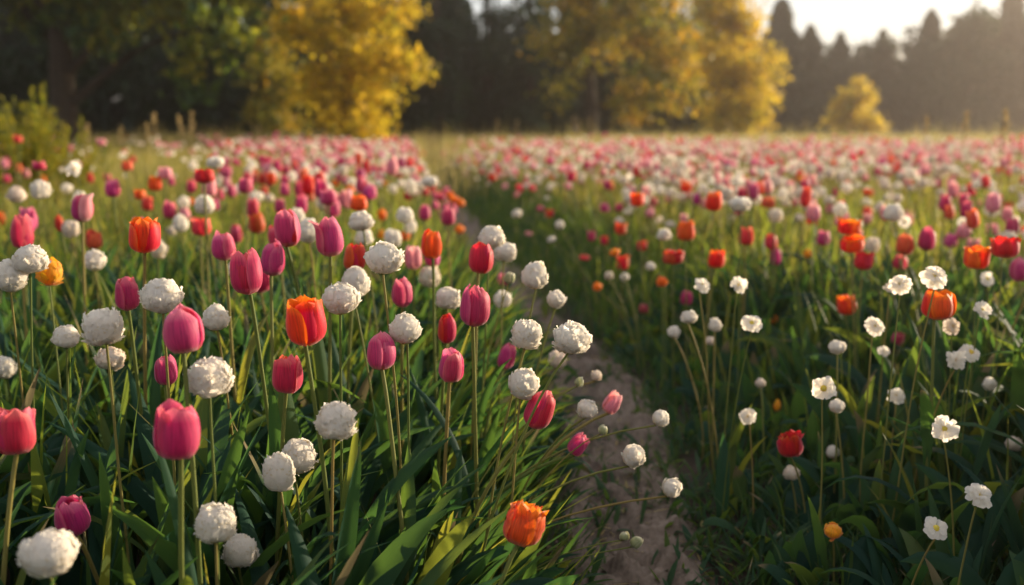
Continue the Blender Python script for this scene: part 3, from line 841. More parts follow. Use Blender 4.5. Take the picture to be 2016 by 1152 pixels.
for hi, (kind, px, py, w, h, col, tilt, size, label) in enumerate(HERO):
    rng = np.random.default_rng(100 + hi)
    d = size * FPX / w
    head = np.array(pix(px, py, d))
    if head[2] < .10:
        d *= (CAM_H - .10) / (CAM_H - head[2])
        head = np.array(pix(px, py, d))
        size = w * d / FPX
    wm, hm = w * d / FPX, h * d / FPX
    hero_boxes.append((px, py, w / 2, h / 2, d))
    COUNT[kind] += 1
    name, cat = NAMES[kind]
    # foot of the stem
    pxx = float(path_x(head[1]))
    bx, by = head[0] + rng.normal(0, .03), head[1] + rng.normal(0, .03)
    r = head[0] - pxx
    if px < 1345 and py > 500 and kind in (T_, P_, U_) and (px < 1130 or py > 690) and r > -.32:
        bx = min(bx, pxx - .26 - rng.uniform(0, .14))
        by -= .02
    elif abs(r) < .22:
        bx = pxx + (.26 if r > 0 or px > 1010 else -.26)
    base = np.array([bx, by, float(ground_z(bx, by)) - .02])
    bot = head.copy()
    root = empty(name, tuple(base))
    tag(root, label, cat)
    half = hm / 2
    end = head - np.array([math.sin(R(tilt)), 0, math.cos(R(tilt))]) * half * .92
    cv = stem_curve(base, end, bow=.035, rng=random.Random(hi)) - base
    rad = {T_: .0034, P_: .0021, D_: .0017, B_: .0019, G_: .0019, U_: .0014}[kind]
    b = MB().tube(cv, np.linspace(rad * 1.25, rad, len(cv)), 8, rng.random())
    b.build('stem', M['stem'], root)
    ax = head_axis(cv, tilt, rng)
    mat = M[col]
    lc = head - base
    if kind in (T_, B_):
        Rm = rot_to(ax, rng.uniform(0, 6.28))
        org = lc - ax * half
        if kind == T_:
            ragged = .0
            n = 6
            opn = .46 + rng.normal(0, .13)
            if 'blunt' in label or 'broad' in label: opn = .62
            if h / w > 1.42: opn = .36
            if h / w < 1.1: opn = .72
            if 'toothed' in label: opn = .80
            if 'double' in label or 'ruffled' in label or 'fringed' in label or 'frilled' in label:
                ragged = .10
            if 'crumpled' in label: n, ragged, opn = 8, .42, .74
            fl = .95 if 'flaring' in label else .8 if 'pale loose' in label else None
            if fl: Rm = rot_to(ax, 0)
            pts = cup_petals(rng, wm * 1.0, hm, opn, n, ragged, flare=fl, flare_at=3.3 if 'flaring' in label else -.3)
        else:
            n, ragged, opn = 5, .16, 1.0
            if 'double' in label or 'crumpled' in label or 'ragged' in label: n, ragged, opn = 8, .34, .8
            pts = cup_petals(rng, wm * .92, hm, opn, n, ragged, A=.95, flare=.08, flare_at=rng.uniform(0, 6))
        for k, Pk in enumerate(pts):
            b = MB()
            b.grid(Pk @ Rm.T + org, rng.random())
            m2 = mat
            if 'two-tone' in label:
                m2 = M['pink'] if k < 2 else M['red']
            if 'orange tips' in label or 'orange lit' in label:
                m2 = M['coral'] if k in (1, 4) else mat  # coral petals: orange tips on one tulip, a lit edge painted on another
            if 'pale loose' in label and k == 0:
                m2 = M['blush']
            b.build('petal', m2, root)
        if kind == B_ or opn > .75:
            b = MB()
            b.grid(ball(wm * .13, wm * .16) @ Rm.T + org + ax * wm * .2, .5)
            b.build('flower_centre', M['heart'], root)
    elif kind in (P_, G_):
        Rm = rot_to(ax, rng.uniform(0, 6.28))
        big = d < 2.6
        n = (240 if w > 60 else 170 if w > 44 else 100) if kind == P_ else 34
        Pp = puff(rng, wm * .97, hm * .97, n, 7 if big else 5, 6 if big else 4, .25 if ('ragged' in label or 'loose' in label or kind == G_) else .05 if w > 50 else .16)
        b = MB()
        b.grid(Pp @ Rm.T + lc, rng.random(len(Pp)))
        b.grid(ball(wm * .452, hm * .452, 11, 16) @ Rm.T + lc, .5)
        b.build('bloom', mat, root)
        # small calyx at the foot
        foot = lc - ax * half * .86
        cp = []
        for k in range(5):
            a = k * 2 * PI / 5
            t = np.linspace(0, 1, 5)[:, None]
            s = np.linspace(-1, 1, 3)[None]
            rr = wm * (.05 + .20 * t)
            an = a + s * .5 * (1 - t)
            cp.append(np.stack([rr * np.cos(an), rr * np.sin(an), wm * (.00 + .07 * t ** 2) + 0 * an - .002], -1))
        b = MB()
        b.grid(np.array(cp) @ Rm.T + foot, rng.random(5))
        b.build('calyx', M['calyx'], root)
    elif kind == D_:
        fx = np.array([-.1 + rng.normal(0, .35), -1.0, .75 + rng.normal(0, .35)])
        fx = fx / np.linalg.norm(fx) + np.array([math.sin(R(tilt)), 0, 0])
        Rm = rot_to(fx, rng.uniform(0, 6.28))
        Pp = ray_petals(rng, wm * 1.06, int(rng.integers(10, 16)) if 'toothed' not in label else 15, 3 if rng.random() < .6 else 2)
        b = MB()
        b.grid(Pp @ Rm.T + lc, rng.random(len(Pp)))
        b.build('petal_ring', mat, root)
        b = MB()
        b.grid((ball(wm * .155, wm * .09) + np.array([0, 0, wm * .08])) @ Rm.T + lc, .5)
        b.build('flower_centre', M['heart'], root)
    else:
        Rm = rot_to(ax, 0)
        b = MB()
        for Pk in cup_petals(rng, wm, hm, .22, 6, nt=7, ns=5):
            b.grid(Pk @ Rm.T + lc - ax * half, rng.random())
        b.grid(ball(wm * .36, hm * .38) @ Rm.T + lc, .5)
        b.build('bud_scales', M['bud'], root)
    # leaves of the plant itself
    if kind == T_ and d < 2.7:
        k = int(rng.integers(3, 6))
        q = cv[k]
        Pl = blades(np.array([q[0]]), np.array([q[1]]), np.array([q[2]]), np.array([lc[2] * rng.uniform(.42, .60)]), np.array([rng.uniform(.020, .034)]), np.array([.10]),
                    np.array([rng.uniform(0, 6.28)]), np.array([rng.uniform(.2, 1.1)]), seg=10, fold=.55, twist=rng.normal(0, .5, 1), across=4, shape='broad')
        MB().grid(Pl[0], rng.random()).build('leaf', M['broad'], root)
    if kind == T_ and d < 3.4:
        local_leaf(rng, root, 2 if d < 2.4 else 1, 1 if r > -.5 and r < 0 else 0, min(.34, lc[2] * .72), .01)
    elif kind in (P_, D_, B_, G_) and d < 2.6 and lc[2] > .2:
        local_leaf(rng, root, 1, 0, min(.26, lc[2] * .6), .02)

HB = np.array(hero_boxes)

# ------------------------------------------------------------------ foliage of the two beds
def in_view(x, y, margin=1.2, side=.62):
    return np.abs(x) < y * side + margin


def scatter(dens, y0, y1, side=.62, margin=1.0, xmin=None, xmax=None):
    """uniform points on the field between two distances"""
    xm = y1 * side + margin
    n = int(dens * 2 * xm * (y1 - y0))
    x, y = RNG.uniform(-xm, xm, n), RNG.uniform(y0, y1, n)
    k = in_view(x, y, margin, side)
    return x[k], y[k]


def clear_heads(P, pad=.80):
    """which of the blades (N,A,B,3) keep off the flower heads behind them"""
    px, py, d = project(P)
    keep = np.ones(len(P), bool)
    px, py, d = (a.reshape(len(P), -1) for a in (px, py, d))
    for hx, hy, hw, hh, hd in HB:
        hit = (np.abs(px - hx) < hw * pad) & (np.abs(py - hy) < hh * pad) & (d < hd - .01)
        keep &= ~hit.any(1)
    return keep


def bed_height(x, y):
    """height of the leaves by the distance from the path"""
    r = x - path_x(y)
    left = .16 + .27 * smooth((-r - .14) / .45)
    right = .09 + .32 * smooth((r - .16) / .95)
    # leaves beside the frame, out of view, made taller to shade near foliage
    right = right + .26 * smooth((x - .52 * y - .12) / .5) * smooth((3.0 - y) / 1.0)
    return np.where(r < 0, left, right)


def lean_az(x, y, n):
    """blades near the edge of the tall bed lean out over the path"""
    r = x - path_x(y)
    az = RNG.uniform(0, 2 * PI, n)
    k = np.exp(-((r + .32) / .38) ** 2) * (r < 0)
    out = RNG.normal(-.15, .55, n)
    return np.where(RNG.random(n) < k * .9, out, az), k


def leaf_bed():
    # broad leaves
    x, y = scatter(340, .55, 4.6)
    r = x - path_x(y)
    k = (r < -.20) | (r > .24)
    x, y = x[k], y[k]
    n = len(x)
    H = bed_height(x, y)
    az, ke = lean_az(x, y, n)
    L = H * RNG.uniform(.75, 1.25, n)
    rr = x - path_x(y)
    bend = RNG.uniform(.1, 1.3, n) * (1 + .5 * (rr > 0))
    droop = RNG.random(n) < .10
    bend[droop] = RNG.uniform(1.6, 2.4, droop.sum())
    P = blades(x, y, ground_z(x, y), L * (1 + .25 * droop), RNG.uniform(.022, .055, n), RNG.uniform(.03, .30, n) + .30 * ke, az, bend,
               seg=9, fold=.35, twist=RNG.normal(0, .8, n), across=4, shape='broad')
    P = P[clear_heads(P)]
    b = MB()
    b.grid(P, RNG.beta(2, 3.2, len(P)))
    tag(b.build('broad_leaves', M['broad']), 'dense broad green leaves filling both flower beds near the path', 'leaves', kind='stuff')
    # thin blades and stems among them
    x, y = scatter(260, .55, 4.6)
    r = x - path_x(y)
    k = ((r < -.17) | ((r > .34) & (RNG.random(len(x)) < .6))) & (RNG.random(len(x)) < np.clip(.05 + .8 * (y - 1.3) / 1.8 + .6 * (np.abs(r + .25) < .25), 0, 1))
    x, y = x[k], y[k]
    n = len(x)
    H = bed_height(x, y)
    az, ke = lean_az(x, y, n)
    L = H * RNG.uniform(.7, 1.42, n)
    P = blades(x, y, ground_z(x, y), L, RNG.uniform(.004, .012, n), RNG.uniform(.02, .22, n) + .42 * ke, az, RNG.uniform(0, .9, n),
               seg=7, twist=RNG.normal(0, .9, n), across=1)
    P = P[clear_heads(P)]
    b = MB()
    b.grid(P, RNG.beta(2, 2.2, len(P)))
    tag(b.build('bed_grass', M['grass']), 'thin upright green blades between the broad leaves', 'grass', kind='stuff')
    # the middle distance
    b = MB()
    for dens, y0, y1, wd, sg in ((300, 4.4, 8, .014, 5), (150, 8, 14, .020, 4), (70, 14, 24, .030, 3), (34, 24, 34, .045, 3)):
        x, y = scatter(dens, y0, y1)
        r = x - path_x(y)
        k = (r < -.17 + .11 * (y > 5)) | (r > .22 - .13 * (y > 5))
        x, y = x[k], y[k]
        n = len(x)
        H = bed_height(x, y) * 1.05
        rr = x - path_x(y)
        P = blades(x, y, ground_z(x, y), H * RNG.uniform(.7, 1.35, n), wd * RNG.uniform(.5, 1.3, n), RNG.uniform(.02, .3, n), RNG.uniform(0, 6.28, n),
                   RNG.uniform(0, .9, n), seg=sg, twist=RNG.normal(0, .9, n), across=1)
        warm = .42 * smooth((y - 3) / 9) + .15 * (np.abs(rr) > 1)
        kp = clear_heads(P, .7) if y0 < 8 else np.ones(n, bool)
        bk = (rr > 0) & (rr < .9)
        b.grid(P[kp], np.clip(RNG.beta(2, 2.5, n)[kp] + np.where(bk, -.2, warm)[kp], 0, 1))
    tag(b.build('meadow_grass', M['grass']), 'green and yellowing blades of the field beyond the near flowers', 'grass', kind='stuff')
    # low dark grass on the bank and along the path
    b = MB()
    for dens, y0, y1, L0, wd in ((3600, 1.3, 4.6, .085, .005), (1500, 4.6, 10, .12, .008), (400, 10, 20, .16, .014)):
        yy = RNG.uniform(y0, y1, int(dens * (y1 - y0) * .95))
        rr = RNG.uniform(.12, 1.05, len(yy))
        pn = np.sin(yy * 9.1 + rr * 14) * np.sin(rr * 23 - yy * 5.0)
        k = RNG.random(len(yy)) < np.clip((rr - .13) * 3.2 + .30 * pn, 0.02, 1)
        yy, rr = yy[k], rr[k]
        # a thin fringe on the other side too
        y2 = RNG.uniform(y0, y1, int(dens * (y1 - y0) * .07))
        r2 = -RNG.uniform(.13, .30, len(y2))
        yy, rr = np.concatenate([yy, y2]), np.concatenate([rr, r2])
        x = path_x(yy) + rr
        n = len(yy)
        P = blades(x, yy, ground_z(x, yy), L0 * RNG.uniform(.5, 1.5, n) * (1 + .9 * smooth((rr - .25) / .7)), wd * RNG.uniform(.6, 1.6, n), RNG.uniform(.1, .7, n),
                   RNG.uniform(0, 6.28, n), RNG.uniform(.1, 1.3, n), seg=4, twist=RNG.normal(0, .8, n), across=1)
        if y0 < 5: P = P[clear_heads(P)]
        b.grid(P, RNG.random(len(P)))
    tag(b.build('bank_grass', M['bank']), 'short dark green grass on the shaded bank beside the path', 'grass', kind='stuff')
    # leafy weeds that creep over the path edge
    b = MB()
    for cx_, cy_, nb in [(.13, 1.95, 16), (.17, 2.2, 22), (.14, 2.55, 36), (-.05, 2.55, 40), (.20, 2.9, 34), (.02, 2.35, 10), (.16, 3.3, 30), (.21, 1.75, 30),
                         (.26, 2.05, 44), (-.14, 2.1, 20), (.22, 3.9, 30), (.12, 1.7, 14), (-.03, 1.75, 10), (.25, 2.4, 40), (.06, 2.1, 26), (-.06, 2.75, 30), (.10, 2.75, 26), (.03, 3.0, 22), (-.10, 3.3, 30), (.08, 3.7, 24), (-.11, 2.35, 34), (.20, 2.05, 30), (.16, 2.45, 30), (.04, 1.9, 14), (0, 4.1, 30), (.1, 4.6, 30), (-.1, 4.4, 30)]:
        y = cy_ + RNG.normal(0, .06, nb)
        x = path_x(y) + cx_ + RNG.normal(0, .05, nb)
        P = blades(x, y, ground_z(x, y) + .006, RNG.uniform(.03, .12, nb), RNG.uniform(.006, .018, nb), RNG.uniform(.3, 1.2, nb), RNG.uniform(0, 6.28, nb),
                   RNG.uniform(.1, .9, nb), seg=4, twist=RNG.normal(0, .5, nb), across=2, shape='broad', fold=.2)
        b.grid(P, RNG.random(nb))
    tag(b.build('path_weeds', M['bank']), 'small leafy weeds creeping onto the earth path', 'weeds', kind='stuff')
    # bits of dead stalk and leaf lying on the earth
    n = 800
    y = RNG.uniform(1.5, 6, n)
    x = path_x(y) + RNG.normal(0, .12, n)
    P = blades(x, y, ground_z(x, y) + RNG.uniform(.018, .03, n), RNG.uniform(.01, .07, n), RNG.uniform(.0015, .007, n), RNG.uniform(1.35, 1.6, n), RNG.uniform(0, 6.28, n), RNG.normal(0, .3, n), seg=3, across=1)
    b = MB()
    b.grid(P, RNG.random(n))
    tag(b.build('plant_litter', M['straw']), 'dead stalks and leaf scraps scattered on the earth path', 'litter', kind='stuff')
    # pale dry grass along the far side of the field
    b = MB()
    for dens, y0, y1 in ((30, 12, 20), (80, 20, 29), (110, 29, 36)):
        x, y = scatter(dens, y0, y1)
        n = len(x)
        Hh = np.where(y > 25, RNG.uniform(.42, .80, n), RNG.uniform(.34, .62, n)) * (1 + .5 * (RNG.random(n) < .04))
        P = blades(x, y, np.zeros(n), Hh, .022 * RNG.uniform(.5, 1.4, n), RNG.uniform(.02, .22, n), RNG.uniform(0, 6.28, n), RNG.uniform(.1, .8, n), seg=3, across=1)
        b.grid(P, RNG.random(n))
    # and around the bush
    n = 1500
    x, y = RNG.uniform(-6.5, -1.6, n), RNG.uniform(6.5, 12, n)
    k = RNG.random(n) < np.clip((-x - 1.6) / 2.4, 0, 1)
    x, y = x[k], y[k]
    n = len(x)
    P = blades(x, y, np.zeros(n), RNG.uniform(.35, .78, n), .010 * RNG.uniform(.5, 1.4, n), RNG.uniform(.02, .22, n), RNG.uniform(0, 6.28, n), RNG.uniform(.1, .9, n), seg=4, across=1)
    b.grid(P, RNG.random(n) * .6)
    tag(b.build('dry_grass', M['straw']), 'pale straw coloured grass at the far edge of the field', 'grass', kind='stuff')


leaf_bed()

# ------------------------------------------------------------------ the rest of the flowers
def filler_mesh(kind, col, seed):
    """one whole plant in one mesh, foot at the origin, 0.5 m tall"""
    rng = np.random.default_rng(seed)
    b = MB()
    top = np.array([rng.normal(0, .035), rng.normal(0, .035), .48])
    cv = stem_curve((0, 0, -.02), top, 7, .05, random.Random(seed))
    b.tube(cv, np.linspace(.0034, .0026, 7), 5, rng.random(), 0)
    ax = head_axis(cv, rng.normal(0, 8), rng)
    Rm = rot_to(ax, rng.uniform(0, 6))
    if kind == T_:
        w = .054
        for Pk in cup_petals(rng, w, w * rng.uniform(1.1, 1.35), rng.uniform(.4, .75), 6, nt=7, ns=5):
            b.grid(Pk @ Rm.T + top, rng.random(), 1)
    elif kind == B_:
        w = .062
        for Pk in cup_petals(rng, w, w * .7, .95, 5, .18, A=.95, nt=7, ns=5):
            b.grid(Pk @ Rm.T + top, rng.random(), 1)
    elif kind in (P_, G_):
        w = .060 if kind == P_ else .044
        b.grid(puff(rng, w, w * .92, 44, 4, 4, .08) @ Rm.T + top + ax * w * .45, rng.random(44), 1)
        b.grid(ball(w * .45, w * .42, 6, 9) @ Rm.T + top + ax * w * .45, .5, 1)
    else:
        w = .05
        Rm = rot_to((rng.normal(-.1, .4), -.9, .9), rng.uniform(0, 6))
        rp = ray_petals(rng, w, 10, 2, 4, 3)
        b.grid(rp @ Rm.T + top, rng.random(len(rp)), 1)
        b.grid((ball(w * .17, w * .09, 5, 7) + np.array([0, 0, w * .08])) @ Rm.T + top, .5, 2)
    for i in range(2):
        P = blades(np.zeros(1), np.zeros(1), np.zeros(1), np.array([rng.uniform(.22, .34)]), np.array([.026]), np.array([.2]), np.array([rng.uniform(0, 6.28)]),
                   np.array([rng.uniform(.2, .9)]), seg=5, fold=.3, across=2, shape='broad')
        b.grid(P, rng.random(), 3)
    return b, [M['stem'], M[col], M['heart'], M['broad']]


def low_head(kind):
    """few-faced head with a short stem for the far mass, foot of the head at the origin, unit width"""
    b = MB()
    rng = np.random.default_rng(5)
    if kind == 'cup':
        for Pk in cup_petals(rng, 1, 1.15, .6, 3, nt=5, ns=4, A=1.25):
            b.grid(Pk, rng.random(), 0)
    else:
        b.grid(puff(rng, 1, .85, 16, 3, 3, .1) + np.array([0, 0, .42]), rng.random(16), 0)
        b.grid(ball(.40, .36, 5, 7) + np.array([0, 0, .42]), .5, 0)
    b.tube(np.array([[0, 0, -7.0], [0.1, 0, -3], [0, 0, .1]]), .05, 4, .5, 1)
    return b


def field_points():
    xs, ys = [], []
    for dens, y0, y1 in ((15, 2.5, 3.6), (34, 3.6, 6), (50, 6, 10), (40, 10, 18), (30, 18, 30)):
        x, y = scatter(dens, y0, y1, .58, .5)
        r = x - path_x(y)
        # sparse on the shaded bank and near the bush
        p = np.where(r > 0, .05 + .95 * smooth((r - np.interp(y, [0, 4, 8, 14, 25], [.45, .50, .42, .16, .05])) / np.interp(y, [0, 8, 20], [.75, .65, .3])), smooth((-r - .16) / .2))
        p = p * np.where((x < -1.5) & (y > 4), np.clip(1 - (-x / y - .18) * 5.0 * smooth((y - 2.5) / 3), .10, 1), 1)
        p = p * np.clip(1.05 - smooth((y - 13) / 15), 0, 1)
        p = p * np.where(r > 0, 1.0, .68)
        clump = np.sin(x * 2.1 + 1.7 * np.sin(y * .9)) * np.sin(y * 1.3 + 1.1 * np.sin(x * 1.4 + 2)) + .6 * np.sin(x * 4.7 + y * 2.2) * np.sin(y * 3.9 - x)
        p = p * np.clip(.75 + .75 * clump, .15, 1.3)
        k = (RNG.random(len(x)) < p) & (np.abs(r) > .2)
        xs.append(x[k]); ys.append(y[k])
    x, y = np.concatenate(xs), np.concatenate(ys)
    o = np.argsort(y)
    return x[o], y[o]


ZONES = ['just behind the sharp flowers', 'in the middle of the bed', 'far down the bed']
COLNAME = {'pink': 'pink', 'magenta': 'magenta', 'crimson': 'crimson', 'blush': 'pale pink', 'red': 'red', 'orange': 'orange', 'flame': 'orange red',
           'coral': 'coral', 'white': 'white', 'cream': 'cream', 'yellow': 'yellow', 'amber': 'amber'}
MIX_FAR = [(T_, 'blush', .17), (T_, 'pink', .03), (T_, 'coral', .06), (T_, 'crimson', .02), (P_, 'white', .30), (P_, 'cream', .32), (D_, 'cream', .06)]
MIX_L = [(T_, 'pink', .17), (T_, 'magenta', .10), (T_, 'crimson', .08), (T_, 'blush', .12), (T_, 'red', .06), (T_, 'coral', .07), (T_, 'orange', .04),
         (P_, 'white', .30), (P_, 'cream', .07), (D_, 'white', .04), (G_, 'amber', .02), (B_, 'red', .01)]
MIX_R = [(T_, 'pink', .07), (T_, 'crimson', .05), (T_, 'blush', .12), (T_, 'coral', .09), (T_, 'magenta', .03), (B_, 'red', .08), (B_, 'flame', .06), (B_, 'coral', .05),
         (P_, 'white', .20), (P_, 'cream', .10), (D_, 'white', .10), (D_, 'cream', .03), (G_, 'yellow', .02)]


def fill_field():
    x, y = field_points()
    n = len(x)
    left = x < path_x(y)
    hz = np.clip(bed_height(x, y) * 1.0 + .16 + RNG.normal(0, .045, n), .16, .72)
    hz = np.where(left, hz, hz * np.where(RNG.random(n) < .3, .8, 1))
    head = np.stack([x, y, hz], -1)
    px, py, d = project(head)
    ok = np.ones(n, bool)
    for hx, hy, hw, hh, hd in HB:
        ok &= ~((np.abs(px - hx) < hw * 1.15 + 8) & (np.abs(py - hy) < hh * 1.15 + 8) & (d < hd + .6))
    # keep the near open patches of the photo free
    ok &= ~((d < 3.2) & (py > 560))
    x, y, hz, left, px, py, d = (a[ok] for a in (x, y, hz, left, px, py, d))
    n = len(x)
    kinds = []
    for s, yy_ in zip(left, y):
        mix = MIX_L if s else MIX_R
        if RNG.random() < float(smooth((yy_ - 5) / 7) * .72 if s else smooth((yy_ - 3) / 5) * .88):
            mix = MIX_FAR
        p = np.array([m[2] for m in mix])
        kinds.append(mix[RNG.choice(len(mix), p=p / p.sum())][:2])
    protos = {}
    far = {}
    quota = {T_: 292, P_: 292, D_: 200, B_: 200, G_: 90}
    inside = (px > -20) & (px < 2036)
    for i in range(n):
        kind, col = kinds[i]
        if inside[i] and COUNT[kind] < quota[kind]:
            COUNT[kind] += 1
            key = (kind, col, RNG.integers(0, 4))
            if key not in protos:
                b, mats = filler_mesh(kind, col, len(protos) + 900)
                o = b.build(NAMES[kind][0], mats)
                protos[key] = o
            else:
                o = protos[key].copy()
                COL.objects.link(o)
            o.location = (x[i], y[i], float(ground_z(x[i], y[i])))
            s = hz[i] / .5
            o.scale = (s ** .5, s ** .5, s)
            if abs(s - 1) < .6:
                s2 = RNG.uniform(.85, 1.12)
                o.scale = (s2, s2, s)
            o.rotation_euler = (RNG.normal(0, .05), RNG.normal(0, .05), RNG.uniform(0, 6.28) if kind != D_ else RNG.normal(0, .5))
            z = 0 if y[i] < 4.2 else 1 if y[i] < 7 else 2
            bed = 'of the tall bed on the near side of the path' if left[i] else 'of the bed across the path'
            where = ZONES[z]
            where = where.replace('in the middle of the bed', 'in the middle').replace('far down the bed', 'far down')
            bed2 = 'in the tall bed' if left[i] else 'in the bed across the path'
            tag(o, 'blurred %s %s %s %s' % (COLNAME[col], NAMES[kind][1], where, bed2), NAMES[kind][1],
                '%s %s heads %s %s' % (COLNAME[col], NAMES[kind][1], where, bed2))
        else:
            far.setdefault((('tulips' if kind == T_ else 'poppies' if kind == B_ else 'white_flowers' if kind in (P_, D_) else 'marigolds')), []).append((i, col))
    for nm, lst in far.items():
        unit = low_head('cup' if nm in ('tulips', 'poppies') else 'puff')
        cols = sorted(set(cc for _, cc in lst))
        b = MB()
        for ci, cc in enumerate(cols):
            idx = np.array([i for i, c2 in lst if c2 == cc])
            k = len(idx)
            s = .056 * RNG.uniform(.8, 1.3, k) * (1 + .35 * smooth((y[idx] - 10) / 15))
            a = RNG.uniform(0, 6.28, k)
            Mx = np.zeros((k, 4, 4))
            Mx[:, 0, 0], Mx[:, 0, 1], Mx[:, 1, 0], Mx[:, 1, 1], Mx[:, 2, 2] = np.cos(a) * s, -np.sin(a) * s, np.sin(a) * s, np.cos(a) * s, s
            tl = RNG.normal(0, .18, (k, 2))
            Mx[:, 0, 2], Mx[:, 1, 2] = tl[:, 0] * s, tl[:, 1] * s
            Mx[:, 0, 3], Mx[:, 1, 3], Mx[:, 2, 3], Mx[:, 3, 3] = x[idx], y[idx], hz[idx] - .02, 1
            u = MB()
            u.v, u.f, u.uv, u.r, u.n = unit.v, unit.f, unit.uv, unit.r, unit.n
            u.m = [np.where(m == 0, ci, len(cols)) for m in unit.m]
            b.add(u, Mx, RNG.random(k))
        nice = nm.replace('_', ' ')
        tag(b.build('distant_' + nm, [M[cc] for cc in cols] + [M['stem']]), 'countless distant %s spread over the far field' % nice, nice, kind='stuff')


fill_field()

# ------------------------------------------------------------------ grass stalks with seed heads
def stalk(px, py, d, hpx, label, seed, group=None):
    rng = np.random.default_rng(seed)
    top = np.array(pix(px, py - hpx / 2, d))
    base = np.array([top[0] + rng.normal(0, .06), top[1], 0])
    root = empty('grass_stalk', tuple(base))
    tag(root, label, 'grass stalk', group)
    cv = stem_curve(base, top, 12, .03, random.Random(seed)) - base
    b = MB().tube(cv, np.linspace(.0035, .0018, 12), 5, .6)
    b.build('stem', M['straw'], root)
    hl = hpx / FPX * d
    b = MB()
    b.tube(cv[-3:], .004, 5, .4)
    k = 44
    t = rng.random(k) ** 1.2
    z = top[2] - hl * t * .98
    cpos = np.stack([np.interp(z, cv[:, 2] + base[2], cv[:, 0]), np.interp(z, cv[:, 2] + base[2], cv[:, 1]), z - base[2]], -1)
    a = rng.uniform(0, 6.28, k)
    rr = hl * .17 * (.3 + t) * rng.uniform(.2, 1.1, k)
    cpos += np.stack([rr * np.cos(a), rr * np.sin(a), np.zeros(k)], -1)
    Pm = blades(cpos[:, 0], cpos[:, 1], cpos[:, 2], rng.uniform(.018, .034, k), rng.uniform(.008, .014, k), rng.uniform(.1, .8, k), a, rng.uniform(-.3, .5, k), seg=2, across=2, fold=.4, shape='broad')
    b.grid(Pm, rng.random(k))
    b.build('seed_head', M['seed'], root)


STALKS = [(172, 268, 9, 46, 'dry seed stalk closest to the yellow green bush'), (240, 268, 9.5, 34, 'short dry seed stalk between the bush and three tall ones'),
          (290, 262, 9, 34, 'pale dry seed stalk beside a bent one'), (305, 246, 8.5, 40, 'bent dry seed stalk against the dark wood'),
          (352, 248, 8.5, 38, 'dry seed stalk in the middle of three tall ones'), (379, 246, 8.5, 44, 'tallest dry seed stalk against the dark wood'),
          (1824, 250, 8, 38, 'dry seed stalk leaning before the hazy wood'), (1905, 243, 6.5, 46, 'upright dry seed stalk before the hazy wood'),
          (1979, 250, 5.5, 60, 'tallest dark seed stalk before the hazy wood'), (1130, 244, 22, 30, 'tan seed stalk before the dark trunk'),
          (1160, 248, 22, 30, 'tan seed stalk beside another before the dark trunk'), (1432, 252, 24, 30, 'broad pale seed stalk under the golden tree'),
          (1586, 250, 24, 30, 'pale seed stalk beside the small round yellow tree'), (1750, 254, 24, 26, 'pale seed stalk beyond the small round yellow tree'),
          (980, 250, 22, 26, 'thin seed stalk in front of the dark gap in the wood'), (1018, 252, 24, 26, 'seed stalk beside the thin one before the dark gap'),
          (640, 262, 22, 26, 'seed stalk at the foot of the bright yellow tree'), (432, 268, 16, 22, 'seed stalk in the grass before the dark wood'),
          (510, 262, 18, 26, 'pale seed stalk between the dark tree and the yellow tree')]
for i, (a, b_, d_, h_, l_) in enumerate(STALKS):
    stalk(a, b_, d_, h_, l_, 40 + i)

# ------------------------------------------------------------------ trees
def leaves_at(cen, size, rng, aspect=.62):
    """one small folded leaf quad per centre"""
    n = len(cen)
    d1 = rng.normal(0, 1, (n, 3)); d1[:, 2] -= .5
    d1 /= np.linalg.norm(d1, axis=1, keepdims=True)
    d2 = np.cross(d1, rng.normal(0, 1, (n, 3)))
    d2 /= np.linalg.norm(d2, axis=1, keepdims=True) + 1e-9
    s = size * rng.uniform(.6, 1.3, n)
    nrm = np.cross(d1, d2)
    c = cen
    a = d1 * s[:, None] * .5
    b = d2 * s[:, None] * .5 * aspect
    f = nrm * s[:, None] * .06
    return np.stack([np.stack([c - a, c - b * 1 + f], 1), np.stack([c + b + f, c + a], 1)], 1)


